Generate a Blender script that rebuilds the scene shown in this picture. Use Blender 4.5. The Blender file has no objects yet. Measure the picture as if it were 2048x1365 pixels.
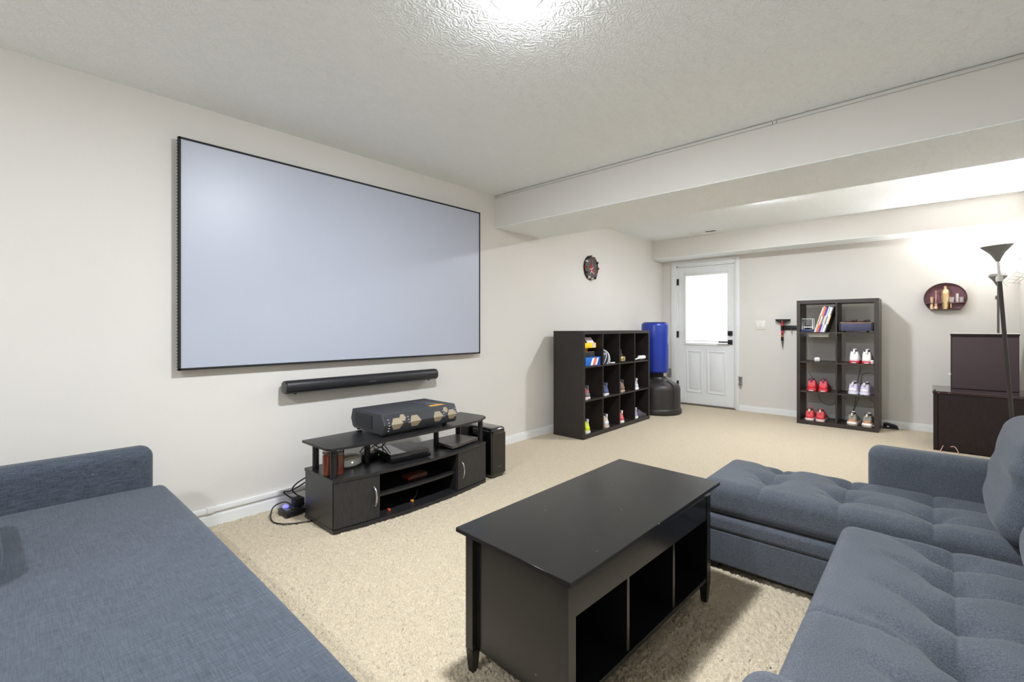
import bpy, bmesh, math, random
import numpy as np
from mathutils import Vector, Matrix, noise
random.seed(7); rng = np.random.default_rng(7)
PI = math.pi; R = math.radians
S = bpy.context.scene; C = S.collection

# ------------------------------------------------------------------ camera, world, exposure
H = 1.165; CX = 3.129
cam = bpy.data.cameras.new('camera'); cam.sensor_width = 36; cam.lens = 918 / 2048 * 36
cam.shift_y = -27 / 2048; cam.clip_start = 0.02
co = bpy.data.objects.new('camera', cam); C.objects.link(co)
co.location = (CX, 0, H); co.rotation_euler = (R(90), 0, math.atan(839 / 918)); S.camera = co

w = bpy.data.worlds.new('daylight'); S.world = w; w.use_nodes = True
wb = w.node_tree.nodes['Background']; wb.inputs[0].default_value = (1, 1, 1, 1); wb.inputs[1].default_value = 0.8
S.view_settings.view_transform = 'Standard'; S.view_settings.look = 'None'
S.view_settings.gamma = 1; S.view_settings.use_curve_mapping = False
S.view_settings.exposure = 2.57
S.cycles.max_bounces = 10; S.cycles.diffuse_bounces = 6; S.cycles.glossy_bounces = 4
S.cycles.transmission_bounces = 6; S.cycles.sample_clamp_indirect = 12.0; S.cycles.use_denoising = True
LIGHT_MAIN = 192.0; LIGHT_BACK = 136.0; LIGHT_REAR_FILL = 112.0; LIGHT_TORCH = 620.0

# ------------------------------------------------------------------ materials
def lin(c):
    return tuple((v / 255 / 12.92 if v / 255 <= .04045 else ((v / 255 + .055) / 1.055) ** 2.4) for v in c)
MATS = {}
def mat(name, rgb, rough=.6, spec=.5, metal=0, var=0, vscale=20, bump=0, bscale=60, stretch=None, emit=0, alpha=1, trans=0, sheen=0, coat=0, rgb2=None, detail=3):
    if name in MATS: return MATS[name]
    m = bpy.data.materials.new(name); m.use_nodes = True; nt = m.node_tree; N = nt.nodes; L = nt.links
    p = N['Principled BSDF']; c = lin(rgb)
    p.inputs['Base Color'].default_value = (*c, 1); p.inputs['Roughness'].default_value = rough
    p.inputs['Metallic'].default_value = metal; p.inputs['Specular IOR Level'].default_value = spec
    p.inputs['Sheen Weight'].default_value = sheen; p.inputs['Coat Weight'].default_value = coat
    p.inputs['Transmission Weight'].default_value = trans; p.inputs['Alpha'].default_value = alpha
    if emit:
        p.inputs['Emission Color'].default_value = (*c, 1); p.inputs['Emission Strength'].default_value = emit
    tc = None
    if var or bump or rgb2:
        tc = N.new('ShaderNodeTexCoord'); mp = N.new('ShaderNodeMapping'); L.new(tc.outputs['Object'], mp.inputs[0])
        if stretch: mp.inputs['Scale'].default_value = stretch
    if var or rgb2:
        n = N.new('ShaderNodeTexNoise'); n.inputs['Scale'].default_value = vscale; n.inputs['Detail'].default_value = detail
        L.new(mp.outputs[0], n.inputs[0]); mx = N.new('ShaderNodeMix'); mx.data_type = 'RGBA'
        d = lin(rgb2) if rgb2 else tuple(v * (1 - var) for v in c); e = c if rgb2 else tuple(min(1, v * (1 + var)) for v in c)
        mx.inputs['A'].default_value = (*d, 1); mx.inputs['B'].default_value = (*e, 1)
        rm = N.new('ShaderNodeMapRange'); rm.inputs['From Min'].default_value = .3; rm.inputs['From Max'].default_value = .7
        L.new(n.outputs[0], rm.inputs[0]); L.new(rm.outputs[0], mx.inputs['Factor']); L.new(mx.outputs['Result'], p.inputs['Base Color'])
    if bump:
        b = N.new('ShaderNodeTexNoise'); b.inputs['Scale'].default_value = bscale; b.inputs['Detail'].default_value = 4
        L.new(mp.outputs[0], b.inputs[0]); bn = N.new('ShaderNodeBump'); bn.inputs['Strength'].default_value = bump
        bn.inputs['Distance'].default_value = .004; L.new(b.outputs[0], bn.inputs['Height']); L.new(bn.outputs[0], p.inputs['Normal'])
    MATS[name] = m; return m

def fabric(name, dark, light, scale, stretch1, stretch2, sheen=.15, lint=True, big=.12):
    """woven cloth: threads in two directions, heathered"""
    m = bpy.data.materials.new(name); m.use_nodes = True; nt = m.node_tree; N = nt.nodes; L = nt.links
    p = N['Principled BSDF']; p.inputs['Roughness'].default_value = .95; p.inputs['Specular IOR Level'].default_value = .15
    p.inputs['Sheen Weight'].default_value = sheen; p.inputs['Sheen Roughness'].default_value = .5
    tc = N.new('ShaderNodeTexCoord'); outs = []
    for st in (stretch1, stretch2):
        mp = N.new('ShaderNodeMapping'); mp.inputs['Scale'].default_value = st; L.new(tc.outputs['Object'], mp.inputs[0])
        n = N.new('ShaderNodeTexNoise'); n.inputs['Scale'].default_value = scale; n.inputs['Detail'].default_value = 3; n.inputs['Roughness'].default_value = .7
        L.new(mp.outputs[0], n.inputs[0]); outs.append(n.outputs[0])
    n3 = N.new('ShaderNodeTexNoise'); n3.inputs['Scale'].default_value = 5; n3.inputs['Detail'].default_value = 4; L.new(tc.outputs['Object'], n3.inputs[0])
    ad = N.new('ShaderNodeMath'); ad.operation = 'ADD'; L.new(outs[0], ad.inputs[0]); L.new(outs[1], ad.inputs[1])
    sc = N.new('ShaderNodeMath'); sc.operation = 'MULTIPLY_ADD'; sc.inputs[1].default_value = big * 4; sc.inputs[2].default_value = -big * 2; L.new(n3.outputs[0], sc.inputs[0])
    a2 = N.new('ShaderNodeMath'); a2.operation = 'ADD'; L.new(ad.outputs[0], a2.inputs[0]); L.new(sc.outputs[0], a2.inputs[1])
    rm = N.new('ShaderNodeMapRange'); rm.inputs['From Min'].default_value = .68; rm.inputs['From Max'].default_value = 1.32; L.new(a2.outputs[0], rm.inputs[0])
    mx = N.new('ShaderNodeMix'); mx.data_type = 'RGBA'; mx.inputs['A'].default_value = (*lin(dark), 1); mx.inputs['B'].default_value = (*lin(light), 1)
    L.new(rm.outputs[0], mx.inputs['Factor']); col = mx.outputs['Result']
    if lint:
        v = N.new('ShaderNodeTexVoronoi'); v.inputs['Scale'].default_value = 9; L.new(tc.outputs['Object'], v.inputs[0])
        lt = N.new('ShaderNodeMath'); lt.operation = 'LESS_THAN'; lt.inputs[1].default_value = .012; L.new(v.outputs['Distance'], lt.inputs[0])
        m2 = N.new('ShaderNodeMix'); m2.data_type = 'RGBA'; m2.inputs['B'].default_value = (.55, .56, .6, 1); L.new(lt.outputs[0], m2.inputs['Factor']); L.new(col, m2.inputs['A']); col = m2.outputs['Result']
    L.new(col, p.inputs['Base Color'])
    bn = N.new('ShaderNodeBump'); bn.inputs['Strength'].default_value = .35; bn.inputs['Distance'].default_value = .002
    L.new(ad.outputs[0], bn.inputs['Height']); L.new(bn.outputs[0], p.inputs['Normal'])
    MATS[name] = m; return m

def wood_black(name, a, b, rough, stretch, chips=True, spec=.5):
    """black painted / foil-covered board with faint grain and small worn chips"""
    m = bpy.data.materials.new(name); m.use_nodes = True; nt = m.node_tree; N = nt.nodes; L = nt.links
    p = N['Principled BSDF']; p.inputs['Specular IOR Level'].default_value = spec
    tc = N.new('ShaderNodeTexCoord'); mp = N.new('ShaderNodeMapping'); mp.inputs['Scale'].default_value = stretch; L.new(tc.outputs['Object'], mp.inputs[0])
    n = N.new('ShaderNodeTexNoise'); n.inputs['Scale'].default_value = 14; n.inputs['Detail'].default_value = 5; n.inputs['Distortion'].default_value = .8; L.new(mp.outputs[0], n.inputs[0])
    rm = N.new('ShaderNodeMapRange'); rm.inputs['From Min'].default_value = .35; rm.inputs['From Max'].default_value = .7; L.new(n.outputs[0], rm.inputs[0])
    mx = N.new('ShaderNodeMix'); mx.data_type = 'RGBA'; mx.inputs['A'].default_value = (*lin(a), 1); mx.inputs['B'].default_value = (*lin(b), 1)
    L.new(rm.outputs[0], mx.inputs['Factor']); col = mx.outputs['Result']
    if chips:
        v = N.new('ShaderNodeTexVoronoi'); v.inputs['Scale'].default_value = 12; L.new(tc.outputs['Object'], v.inputs[0])
        lt = N.new('ShaderNodeMath'); lt.operation = 'LESS_THAN'; lt.inputs[1].default_value = .022; L.new(v.outputs['Distance'], lt.inputs[0])
        m2 = N.new('ShaderNodeMix'); m2.data_type = 'RGBA'; m2.inputs['B'].default_value = (.5, .47, .42, 1); L.new(lt.outputs[0], m2.inputs['Factor']); L.new(col, m2.inputs['A']); col = m2.outputs['Result']
    L.new(col, p.inputs['Base Color'])
    n2 = N.new('ShaderNodeTexNoise'); n2.inputs['Scale'].default_value = 6; L.new(tc.outputs['Object'], n2.inputs[0])
    r2 = N.new('ShaderNodeMapRange'); r2.inputs['To Min'].default_value = rough - .02; r2.inputs['To Max'].default_value = rough + .05; L.new(n2.outputs[0], r2.inputs[0]); L.new(r2.outputs[0], p.inputs['Roughness'])
    bn = N.new('ShaderNodeBump'); bn.inputs['Strength'].default_value = .08; bn.inputs['Distance'].default_value = .001; L.new(n.outputs[0], bn.inputs['Height']); L.new(bn.outputs[0], p.inputs['Normal'])
    MATS[name] = m; return m

def plaster(name, rgb, scale, strength, dist, rough=.9, dirt=.03, vor=False):
    m = bpy.data.materials.new(name); m.use_nodes = True; nt = m.node_tree; N = nt.nodes; L = nt.links
    p = N['Principled BSDF']; p.inputs['Roughness'].default_value = rough; p.inputs['Specular IOR Level'].default_value = .25
    tc = N.new('ShaderNodeTexCoord'); n = N.new('ShaderNodeTexNoise'); n.inputs['Scale'].default_value = 1.7; n.inputs['Detail'].default_value = 6; L.new(tc.outputs['Object'], n.inputs[0])
    mx = N.new('ShaderNodeMix'); mx.data_type = 'RGBA'; c = lin(rgb)
    mx.inputs['A'].default_value = (*[v * (1 - dirt) for v in c], 1); mx.inputs['B'].default_value = (*[min(1, v * (1 + dirt)) for v in c], 1)
    L.new(n.outputs[0], mx.inputs['Factor']); L.new(mx.outputs['Result'], p.inputs['Base Color'])
    b = N.new('ShaderNodeTexNoise'); b.inputs['Scale'].default_value = scale; b.inputs['Detail'].default_value = 4; b.inputs['Roughness'].default_value = .6
    b.inputs['Distortion'].default_value = 1.6 if vor else 0; L.new(tc.outputs['Object'], b.inputs[0]); hgt = b.outputs[0]
    if vor:   # slap-brushed ceiling texture: short ridges in many directions
        mp = N.new('ShaderNodeMapping'); mp.inputs['Scale'].default_value = (1, 1, 1); L.new(tc.outputs['Object'], mp.inputs[0])
        wv = N.new('ShaderNodeTexWave'); wv.inputs['Scale'].default_value = 13; wv.inputs['Distortion'].default_value = 22; wv.inputs['Detail'].default_value = 3; wv.inputs['Detail Scale'].default_value = 1.3; L.new(mp.outputs[0], wv.inputs[0])
        ad = N.new('ShaderNodeMath'); ad.operation = 'MULTIPLY_ADD'; ad.inputs[1].default_value = .6; L.new(wv.outputs['Fac'], ad.inputs[0]); L.new(hgt, ad.inputs[2]); hgt = ad.outputs[0]
    bn = N.new('ShaderNodeBump'); bn.inputs['Strength'].default_value = strength; bn.inputs['Distance'].default_value = dist
    L.new(hgt, bn.inputs['Height']); L.new(bn.outputs[0], p.inputs['Normal']); MATS[name] = m; return m

M_wall = plaster('wall_paint', (217, 213, 207), 90, .12, .002, .75)
M_ceil = plaster('ceiling_texture', (243, 246, 246), 26, .6, .006, .9, .02, True)
M_trim = mat('raceway_greige', (206, 203, 197), .5)
M_ceil2 = plaster('coarse_ceiling_texture', (243, 246, 246), 30, .7, .006, .9, .02, True)
M_white = mat('white_trim_paint', (232, 233, 232), .45, bump=.04, bscale=30)
M_door = mat('door_paint', (228, 230, 230), .42)
M_fabL = fabric('left_sofa_linen', (48, 54, 62), (83, 90, 101), 20, (1, 17, 6), (17, 1, 6), big=.05)
M_fabR = fabric('heathered_upholstery', (54, 58, 65), (99, 104, 112), 190, (1, 2.2, 1.5), (2.2, 1, 1.5), big=.06)
M_table = wood_black('black_table_paint', (16, 16, 17), (25, 25, 26), .2, (6, 1, 6))
M_shelf = wood_black('black_brown_foil', (48, 40, 36), (64, 55, 50), .4, (8, 8, 1), False)
M_grain = wood_black('black_ash_door', (24, 24, 25), (52, 51, 52), .4, (22, 22, 1.4), False)
M_stand = wood_black('black_ash_board', (26, 26, 27), (42, 41, 42), .33, (20, 1.2, 20), True)
M_shelf2 = wood_black('dark_cube_foil', (33, 27, 25), (46, 39, 36), .38, (8, 8, 1), False)
M_espresso = wood_black('espresso_board', (30, 20, 19), (42, 30, 29), .5, (7, 7, 1), False, .3)
M_blk = mat('black_plastic', (22, 22, 24), .4)
M_blkm = mat('matte_black', (18, 18, 19), .7)
M_esptop = mat('espresso_top', (60, 46, 46), .16, coat=.3)
M_gloss = mat('gloss_black', (10, 10, 11), .08, coat=.6)
M_grey = mat('grey_plastic', (90, 92, 96), .5)
M_dkgrey = mat('charcoal_plastic', (52, 55, 60), .5, bump=.05, bscale=200)
M_wplast = mat('white_plastic', (232, 232, 230), .35)
M_steel = mat('brushed_steel', (190, 192, 195), .3, metal=1)
M_chrome = mat('satin_nickel', (205, 206, 206), .28, metal=1)
M_cable = mat('cable_rubber', (20, 19, 18), .6)

# ------------------------------------------------------------------ mesh helpers
def box(bm, x0, x1, y0, y1, z0, z1, bev=0, seg=2):
    r = bmesh.ops.create_cube(bm, size=1.0); vs = r['verts']
    for v in vs:
        v.co = Vector((x0 + (v.co.x + .5) * (x1 - x0), y0 + (v.co.y + .5) * (y1 - y0), z0 + (v.co.z + .5) * (z1 - z0)))
    if bev:
        es = list({e for v in vs for e in v.link_edges})
        bmesh.ops.bevel(bm, geom=es, offset=bev, segments=seg, affect='EDGES', profile=.5)
    return bm
def BX(*a, **k): return box(bmesh.new(), *a, **k)
def lathe(bm, prof, cx=0, cy=0, n=28, z0=0, cap=True):
    rings = []
    for r, z in prof:
        if r < 1e-5: rings.append([bm.verts.new((cx, cy, z0 + z))])
        else: rings.append([bm.verts.new((cx + r * math.cos(2 * PI * i / n), cy + r * math.sin(2 * PI * i / n), z0 + z)) for i in range(n)])
    for a, b in zip(rings, rings[1:]):
        for i in range(n):
            j = (i + 1) % n
            if len(a) == 1 and len(b) > 1: bm.faces.new((a[0], b[j], b[i]))
            elif len(b) == 1 and len(a) > 1: bm.faces.new((a[i], a[j], b[0]))
            elif len(a) > 1: bm.faces.new((a[i], a[j], b[j], b[i]))
    if cap:
        if len(rings[0]) > 1: bm.faces.new(rings[0][::-1])
        if len(rings[-1]) > 1: bm.faces.new(rings[-1])
    return bm
def LT(prof, **k): return lathe(bmesh.new(), prof, **k)
def prism(bm, pts, axis, a, b):
    """polygon pts in the two other axes, extruded along axis from a to b"""
    def mk(p, t): return {'x': (t, p[0], p[1]), 'y': (p[0], t, p[1]), 'z': (p[0], p[1], t)}[axis]
    A = [bm.verts.new(mk(p, a)) for p in pts]; B = [bm.verts.new(mk(p, b)) for p in pts]; n = len(pts)
    bm.faces.new(A[::-1]); bm.faces.new(B)
    for i in range(n): bm.faces.new((A[i], A[(i + 1) % n], B[(i + 1) % n], B[i]))
    bmesh.ops.recalc_face_normals(bm, faces=bm.faces[:]); return bm
def spline(pts, k=6):
    P = [Vector(p) for p in pts]; P = [P[0] * 2 - P[1]] + P + [P[-1] * 2 - P[-2]]; out = []
    for i in range(1, len(P) - 2):
        for j in range(k):
            t = j / k; a, b, c, d = P[i - 1:i + 3]
            out.append(.5 * ((2 * b) + (c - a) * t + (2 * a - 5 * b + 4 * c - d) * t * t + (3 * b - a - 3 * c + d) * t ** 3))
    out.append(P[-2]); return out
def tube(bm, pts, r, n=6, smooth=True, k=6):
    P = spline(pts, k) if smooth and len(pts) > 2 else [Vector(p) for p in pts]; rings = []
    up = Vector((0, 0, 1))
    for i, p in enumerate(P):
        t = (P[min(i + 1, len(P) - 1)] - P[max(i - 1, 0)]).normalized()
        s = t.cross(up if abs(t.z) < .95 else Vector((1, 0, 0))).normalized(); u = s.cross(t)
        rr = r(i / max(1, len(P) - 1)) if callable(r) else r
        rings.append([bm.verts.new(p + (s * math.cos(2 * PI * j / n) + u * math.sin(2 * PI * j / n)) * rr) for j in range(n)])
    for a, b in zip(rings, rings[1:]):
        for j in range(n): bm.faces.new((a[j], a[(j + 1) % n], b[(j + 1) % n], b[j]))
    bm.faces.new(rings[0][::-1]); bm.faces.new(rings[-1]); return bm
def TB(*a, **k): return tube(bmesh.new(), *a, **k)
def rbox(x0, x1, y0, y1, z0, z1, r, n=(12, 12, 6), f=None):
    """rounded box on a lattice, optional deform f(points array)->points"""
    lo = np.array([x0, y0, z0]); hi = np.array([x1, y1, z1]); ax = []
    for a in range(3):
        rr = min(r, (hi[a] - lo[a]) / 2 * .98); e = np.array([0, .12, .3, .55, .8, 1]) * rr
        mid = np.linspace(lo[a] + rr, hi[a] - rr, max(2, n[a]))
        ax.append(np.concatenate([lo[a] + e[:-1], mid, (hi[a] - e[:-1])[::-1]]))
    nx, ny, nz = map(len, ax); idx = {}; V = []
    def vid(i, j, k):
        t = (i, j, k)
        if t not in idx: idx[t] = len(V); V.append((ax[0][i], ax[1][j], ax[2][k]))
        return idx[t]
    Fc = []
    for i in range(nx - 1):
        for j in range(ny - 1):
            Fc.append((vid(i, j, 0), vid(i, j + 1, 0), vid(i + 1, j + 1, 0), vid(i + 1, j, 0)))
            k = nz - 1; Fc.append((vid(i, j, k), vid(i + 1, j, k), vid(i + 1, j + 1, k), vid(i, j + 1, k)))
    for i in range(nx - 1):
        for k in range(nz - 1):
            Fc.append((vid(i, 0, k), vid(i + 1, 0, k), vid(i + 1, 0, k + 1), vid(i, 0, k + 1)))
            j = ny - 1; Fc.append((vid(i, j, k), vid(i, j, k + 1), vid(i + 1, j, k + 1), vid(i + 1, j, k)))
    for j in range(ny - 1):
        for k in range(nz - 1):
            Fc.append((vid(0, j, k), vid(0, j, k + 1), vid(0, j + 1, k + 1), vid(0, j + 1, k)))
            i = nx - 1; Fc.append((vid(i, j, k), vid(i, j + 1, k), vid(i, j + 1, k + 1), vid(i, j, k + 1)))
    P = np.array(V); rr = np.minimum(r, (hi - lo) / 2 * .98); q = np.clip(P, lo + rr, hi - rr); d = (P - q) / rr
    l = np.linalg.norm(d, axis=1, keepdims=True); P = q + d / np.maximum(l, 1e-9) * rr
    if f is not None: P = f(P)
    me = bpy.data.meshes.new('soft'); me.from_pydata(P.tolist(), [], Fc); return me

def wloc(o):
    v = Vector((0, 0, 0))
    while o: v = v + o.location; o = o.parent
    return v
def obj(name, geo, m, parent=None, local=False, sharp=35, kind=None, label=None):
    if isinstance(geo, bmesh.types.BMesh):
        bmesh.ops.recalc_face_normals(geo, faces=geo.faces[:]) if len(geo.faces) < 4000 else None
        me = bpy.data.meshes.new(name); geo.to_mesh(me); geo.free()
    else: me = geo; me.name = name
    me.materials.append(m); me.shade_smooth(); me.set_sharp_from_angle(angle=R(sharp))
    o = bpy.data.objects.new(name, me); C.objects.link(o)
    if parent:
        o.parent = parent
        if not local: me.transform(Matrix.Translation(-wloc(parent)))
    if kind: o['kind'] = kind
    if label: o['label'] = label
    return o
def thing(name, label, cat, loc=(0, 0, 0), rot=(0, 0, 0), group=None):
    o = bpy.data.objects.new(name, None); C.objects.link(o); o.location = loc; o.rotation_euler = rot; o.empty_display_size = .1
    return tag(o, label, cat, group)
def tag(o, label, cat, group=None):
    o['label'] = label; o['category'] = cat
    if group: o['group'] = group
    return o
def struct(name, geo, m, parent=None, label=None):
    return obj(name, geo, m, parent, kind='structure', label=label)
def recenter(o, loc):
    """put a single-mesh thing's origin at loc (mesh was built in world coordinates)"""
    o.data.transform(Matrix.Translation(-Vector(loc))); o.location = loc; return o
def dup(root, loc, rot=None, label=None, group=None):
    r = root.copy(); C.objects.link(r); r.location = loc
    if rot is not None: r.rotation_euler = rot
    if label: r['label'] = label
    if group: r['group'] = group
    for ch in list(root.children):
        c = ch.copy(); C.objects.link(c); c.parent = r
        for g in ch.children:
            d = g.copy(); C.objects.link(d); d.parent = c
    return r
def text_mesh(s, size, depth=.0004):
    cu = bpy.data.curves.new('t', 'FONT'); cu.body = s; cu.size = size; cu.extrude = depth; cu.align_x = 'CENTER'; cu.align_y = 'CENTER'
    o = bpy.data.objects.new('t', cu); C.objects.link(o); dg = bpy.context.evaluated_depsgraph_get(); dg.update()
    me = bpy.data.meshes.new_from_object(o.evaluated_get(dg)); bpy.data.objects.remove(o); me.materials.clear(); return me

# ------------------------------------------------------------------ room shell
XR = 3.79; YB = 6.93; YR = -1.9; ZC = 2.44; ZB = 2.47
def floor_mesh():
    xs = np.concatenate([np.arange(-.1, 3.9, .0055)]); ys = [YR - .2]; y = .25; ys.append(y)
    while y < 7.1:
        y += .0055 * max(1, (y / 1.6) ** 1.15); ys.append(y)
    ys = np.array(ys); X, Y = np.meshgrid(xs, ys, indexing='ij'); nx, ny = X.shape
    dist = np.hypot(X - CX, Y); amp = .016 * np.clip((5.5 - dist) / 3.5, .25, 1) * (Y > .2)
    Z = (rng.random(X.shape) ** 1.2 - .75) * amp
    X = X + (rng.random(X.shape) - .5) * .006; Y = Y + (rng.random(X.shape) - .5) * .006 * (dist < 4)
    V = np.stack([X, Y, Z], -1).reshape(-1, 3)
    i, j = np.meshgrid(np.arange(nx - 1), np.arange(ny - 1), indexing='ij'); a = i * ny + j
    Fq = np.stack([a, a + ny, a + ny + 1, a + 1], -1).reshape(-1)
    me = bpy.data.meshes.new('floor'); nf = (nx - 1) * (ny - 1)
    me.vertices.add(len(V)); me.vertices.foreach_set('co', V.ravel()); me.loops.add(nf * 4); me.loops.foreach_set('vertex_index', Fq.astype(np.int32))
    me.polygons.add(nf); me.polygons.foreach_set('loop_start', np.arange(0, nf * 4, 4, dtype=np.int32)); me.update(calc_edges=True); me.validate()
    return me
M_carpet = mat('beige_carpet', (209, 196, 172), 1, spec=.1, rgb2=(173, 157, 132), vscale=190, bump=.6, bscale=320, sheen=.2, detail=6)
fl = floor_mesh(); fl.materials.append(M_carpet); fl.shade_smooth()
fo = bpy.data.objects.new('floor', fl); C.objects.link(fo); fo['kind'] = 'structure'; fo['label'] = 'beige cut pile carpet over the whole room'

struct('wall_left', BX(-.12, 0, YR - .1, YB + .12, -.05, 2.6), M_wall)
struct('wall_right', BX(XR, XR + .12, YR - .1, YB + .12, -.05, 2.6), M_wall)
struct('wall_rear', BX(-.12, XR + .12, YR - .1, YR, -.05, 2.6), M_wall)
bm = BX(0, .235, YB, YB + .12, -.05, 2.5); box(bm, 1.085, XR, YB, YB + .12, -.05, 2.5); box(bm, .235, 1.085, YB, YB + .12, 2.095, 2.5)
struct('wall_back', bm, M_wall)
struct('ceiling', BX(0, XR, YR, 3.25, ZC, ZC + .12), M_ceil, label='white slap-brushed textured ceiling over the sofas')
struct('ceiling', BX(0, XR, 3.8, YB, ZB, ZB + .12), M_ceil2, label='white textured ceiling beyond the dropped beam')
# dropped beam and rear soffit: painted faces, textured undersides
bm = BX(0, XR, 3.18, 3.9, 2.136, 2.56)
struct('trim_1', bm, M_wall, label='dropped ceiling beam painted as the walls')
struct('ceiling', BX(0, XR, 3.18, 3.9, 2.131, 2.136), M_ceil2, label='textured underside of the dropped beam')
struct('trim_2', BX(0, XR, 6.57, YB, 2.197, 2.56), M_wall, label='soffit above the white door')
struct('ceiling', BX(0, XR, 6.57, YB, 2.192, 2.197), M_ceil2, label='textured underside of the rear soffit')
# baseboards
def baseboard(name, p0, p1, nrm, h=.078, t=.014):
    (x0, y0), (x1, y1) = p0, p1; bm = bmesh.new()
    for (zz0, zz1, tt) in ((-.01, h - .018, t), (h - .018, h, t * .6)):
        xa, xb = sorted((x0, x1)); ya, yb = sorted((y0, y1))
        if nrm[0]: xa, xb = (0 if nrm[0] > 0 else XR - tt), (tt if nrm[0] > 0 else XR)
        else: ya, yb = (YB - tt, YB) if nrm[1] < 0 else (YR, YR + tt)
        box(bm, xa, xb, ya, yb, zz0, zz1, .002, 1)
    return struct(name, bm, M_white)
baseboard('baseboard_left', (0, YR), (0, YB), (1, 0))
baseboard('baseboard_back', (1.135, YB), (XR, YB), (0, -1))
baseboard('baseboard_back', (0, YB), (.15, YB), (0, -1))
baseboard('baseboard_right', (XR, YR), (XR, YB), (-1, 0))
# white raceways
t = thing('cable_raceway', 'white plastic cable raceway running along top of left baseboard', 'raceway', (.012, .7, .095))
obj('cover', BX(0, .02, -1.2, .775, .079, .109, .003), M_wplast, t); obj('cover', BX(0, .02, .805, 1.36, .08, .111, .003), M_wplast, t)
obj('coupler', BX(0, .024, .772, .808, .077, .113, .003), M_wplast, t)
t = thing('cable_raceway', 'white cable raceway along the top of the ceiling beam', 'raceway', (1.8, 3.17, 2.42))
obj('cover', BX(.005, 2.405, 3.168, 3.18, 2.417, 2.436, .002), M_trim, t)
bm = BX(2.43, XR - .01, 3.168, 3.18, 2.417, 2.436, .002); obj('cover', bm, M_trim, t)
obj('coupler', BX(2.408, 2.427, 3.169, 3.18, 2.42, 2.437, .002), M_trim, t)

# ------------------------------------------------------------------ exterior door
dr = thing('door_1', 'white half glass exterior door', 'door', (.66, YB, 0)); dr['kind'] = 'structure'; del dr['category']
bm = bmesh.new()
for a in ((.15, .228, 0, 2.168), (1.08, 1.135, 0, 2.168), (.228, 1.08, 2.1, 2.168)): box(bm, a[0], a[1], YB - .017, YB, a[2], a[3], .004)
for a in ((.228, .255, 0, 2.1), (1.066, 1.085, 0, 2.1), (.228, 1.085, 2.08, 2.1)): box(bm, a[0], a[1], YB - .008, YB + .115, a[2], a[3], .003)
obj('casing', bm, M_door, dr)
DY = YB + .012   # inside face of the slab
bm = bmesh.new()   # slab with real lite opening
for a in ((.257, .369, .02, 2.077), (.974, 1.064, .02, 2.077), (.369, .974, .02, .915), (.369, .974, 1.985, 2.077)): box(bm, a[0], a[1], DY, DY + .042, a[2], a[3], .002, 1)
slab = obj('slab', bm, M_door, dr)
for (a, b) in ((.40, .595), (.705, .93)):
    bm = bmesh.new()
    for q in ((a - .022, a, .19, .82), (b, b + .022, .19, .82), (a, b, .19, .212), (a, b, .798, .82)): box(bm, q[0], q[1], DY - .007, DY + .002, q[2], q[3], .003)
    box(bm, a + .03, b - .03, DY - .006, DY + .002, .245, .765, .005)
    obj('raised_panel', bm, M_door, dr)
bm = bmesh.new()
for a in ((.345, .372, .93, 1.985), (.972, .999, .93, 1.985), (.345, .999, 1.972, 1.998), (.345, .999, .9, .935)): box(bm, a[0], a[1], DY - .012, DY + .02, a[2], a[3], .004)
obj('lite_frame', bm, M_door, dr)
M_glass = mat('window_glass', (250, 252, 252), .02, trans=1, spec=.4)
obj('glass', BX(.369, .974, DY + .03, DY + .034, .915, 1.985), M_glass, dr)
M_slat = mat('blind_slat', (244, 246, 248), .5); pr = M_slat.node_tree
tl = pr.nodes.new('ShaderNodeBsdfTranslucent'); tl.inputs[0].default_value = (.95, .97, 1, 1); ms = pr.nodes.new('ShaderNodeMixShader'); ms.inputs[0].default_value = .55
pr.links.new(pr.nodes['Principled BSDF'].outputs[0], ms.inputs[1]); pr.links.new(tl.outputs[0], ms.inputs[2]); pr.links.new(ms.outputs[0], pr.nodes['Material Output'].inputs[0])
bl = obj('blind_headrail', BX(.372, .972, DY - .004, DY + .024, 1.945, 1.972, .003), M_wplast, dr)
bm = bmesh.new(); z = .985
while z < 1.945:
    vs = [bm.verts.new(p) for p in ((.376, DY + .004, z), (.968, DY + .004, z), (.968, DY + .017, z + .019), (.376, DY + .017, z + .019))]; bm.faces.new(vs); z += .0165
obj('slats', bm, M_slat, bl, kind='stuff')
obj('bottom_rail', BX(.374, .97, DY - .002, DY + .02, .955, .972, .004), M_wplast, bl)
for zz in (1.861, 1.061, .3): obj('hinge', BX(.236, .262, YB - .014, YB + .014, zz - .05, zz + .05, .004), M_blkm, dr)
obj('deadbolt', BX(.977, 1.04, DY - .025, DY + .002, 1.05, 1.115, .004), M_blkm, dr)
hd = obj('lever_plate', BX(.975, 1.04, DY - .014, DY + .002, .92, .988, .004), M_blkm, dr)
bm = BX(.995, 1.02, DY - .06, DY - .01, .945, .965, .004); box(bm, .862, 1.02, DY - .062, DY - .045, .944, .964, .004); obj('lever', bm, M_blkm, hd)
obj('threshold', BX(.235, 1.085, YB - .02, YB + .11, -.01, .016, .003), mat('dark_threshold', (96, 84, 70), .6), dr)
bm = bmesh.new(); box(bm, .55, .58, YB - .02, YB, 2.1, 2.11); bm.free()

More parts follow.
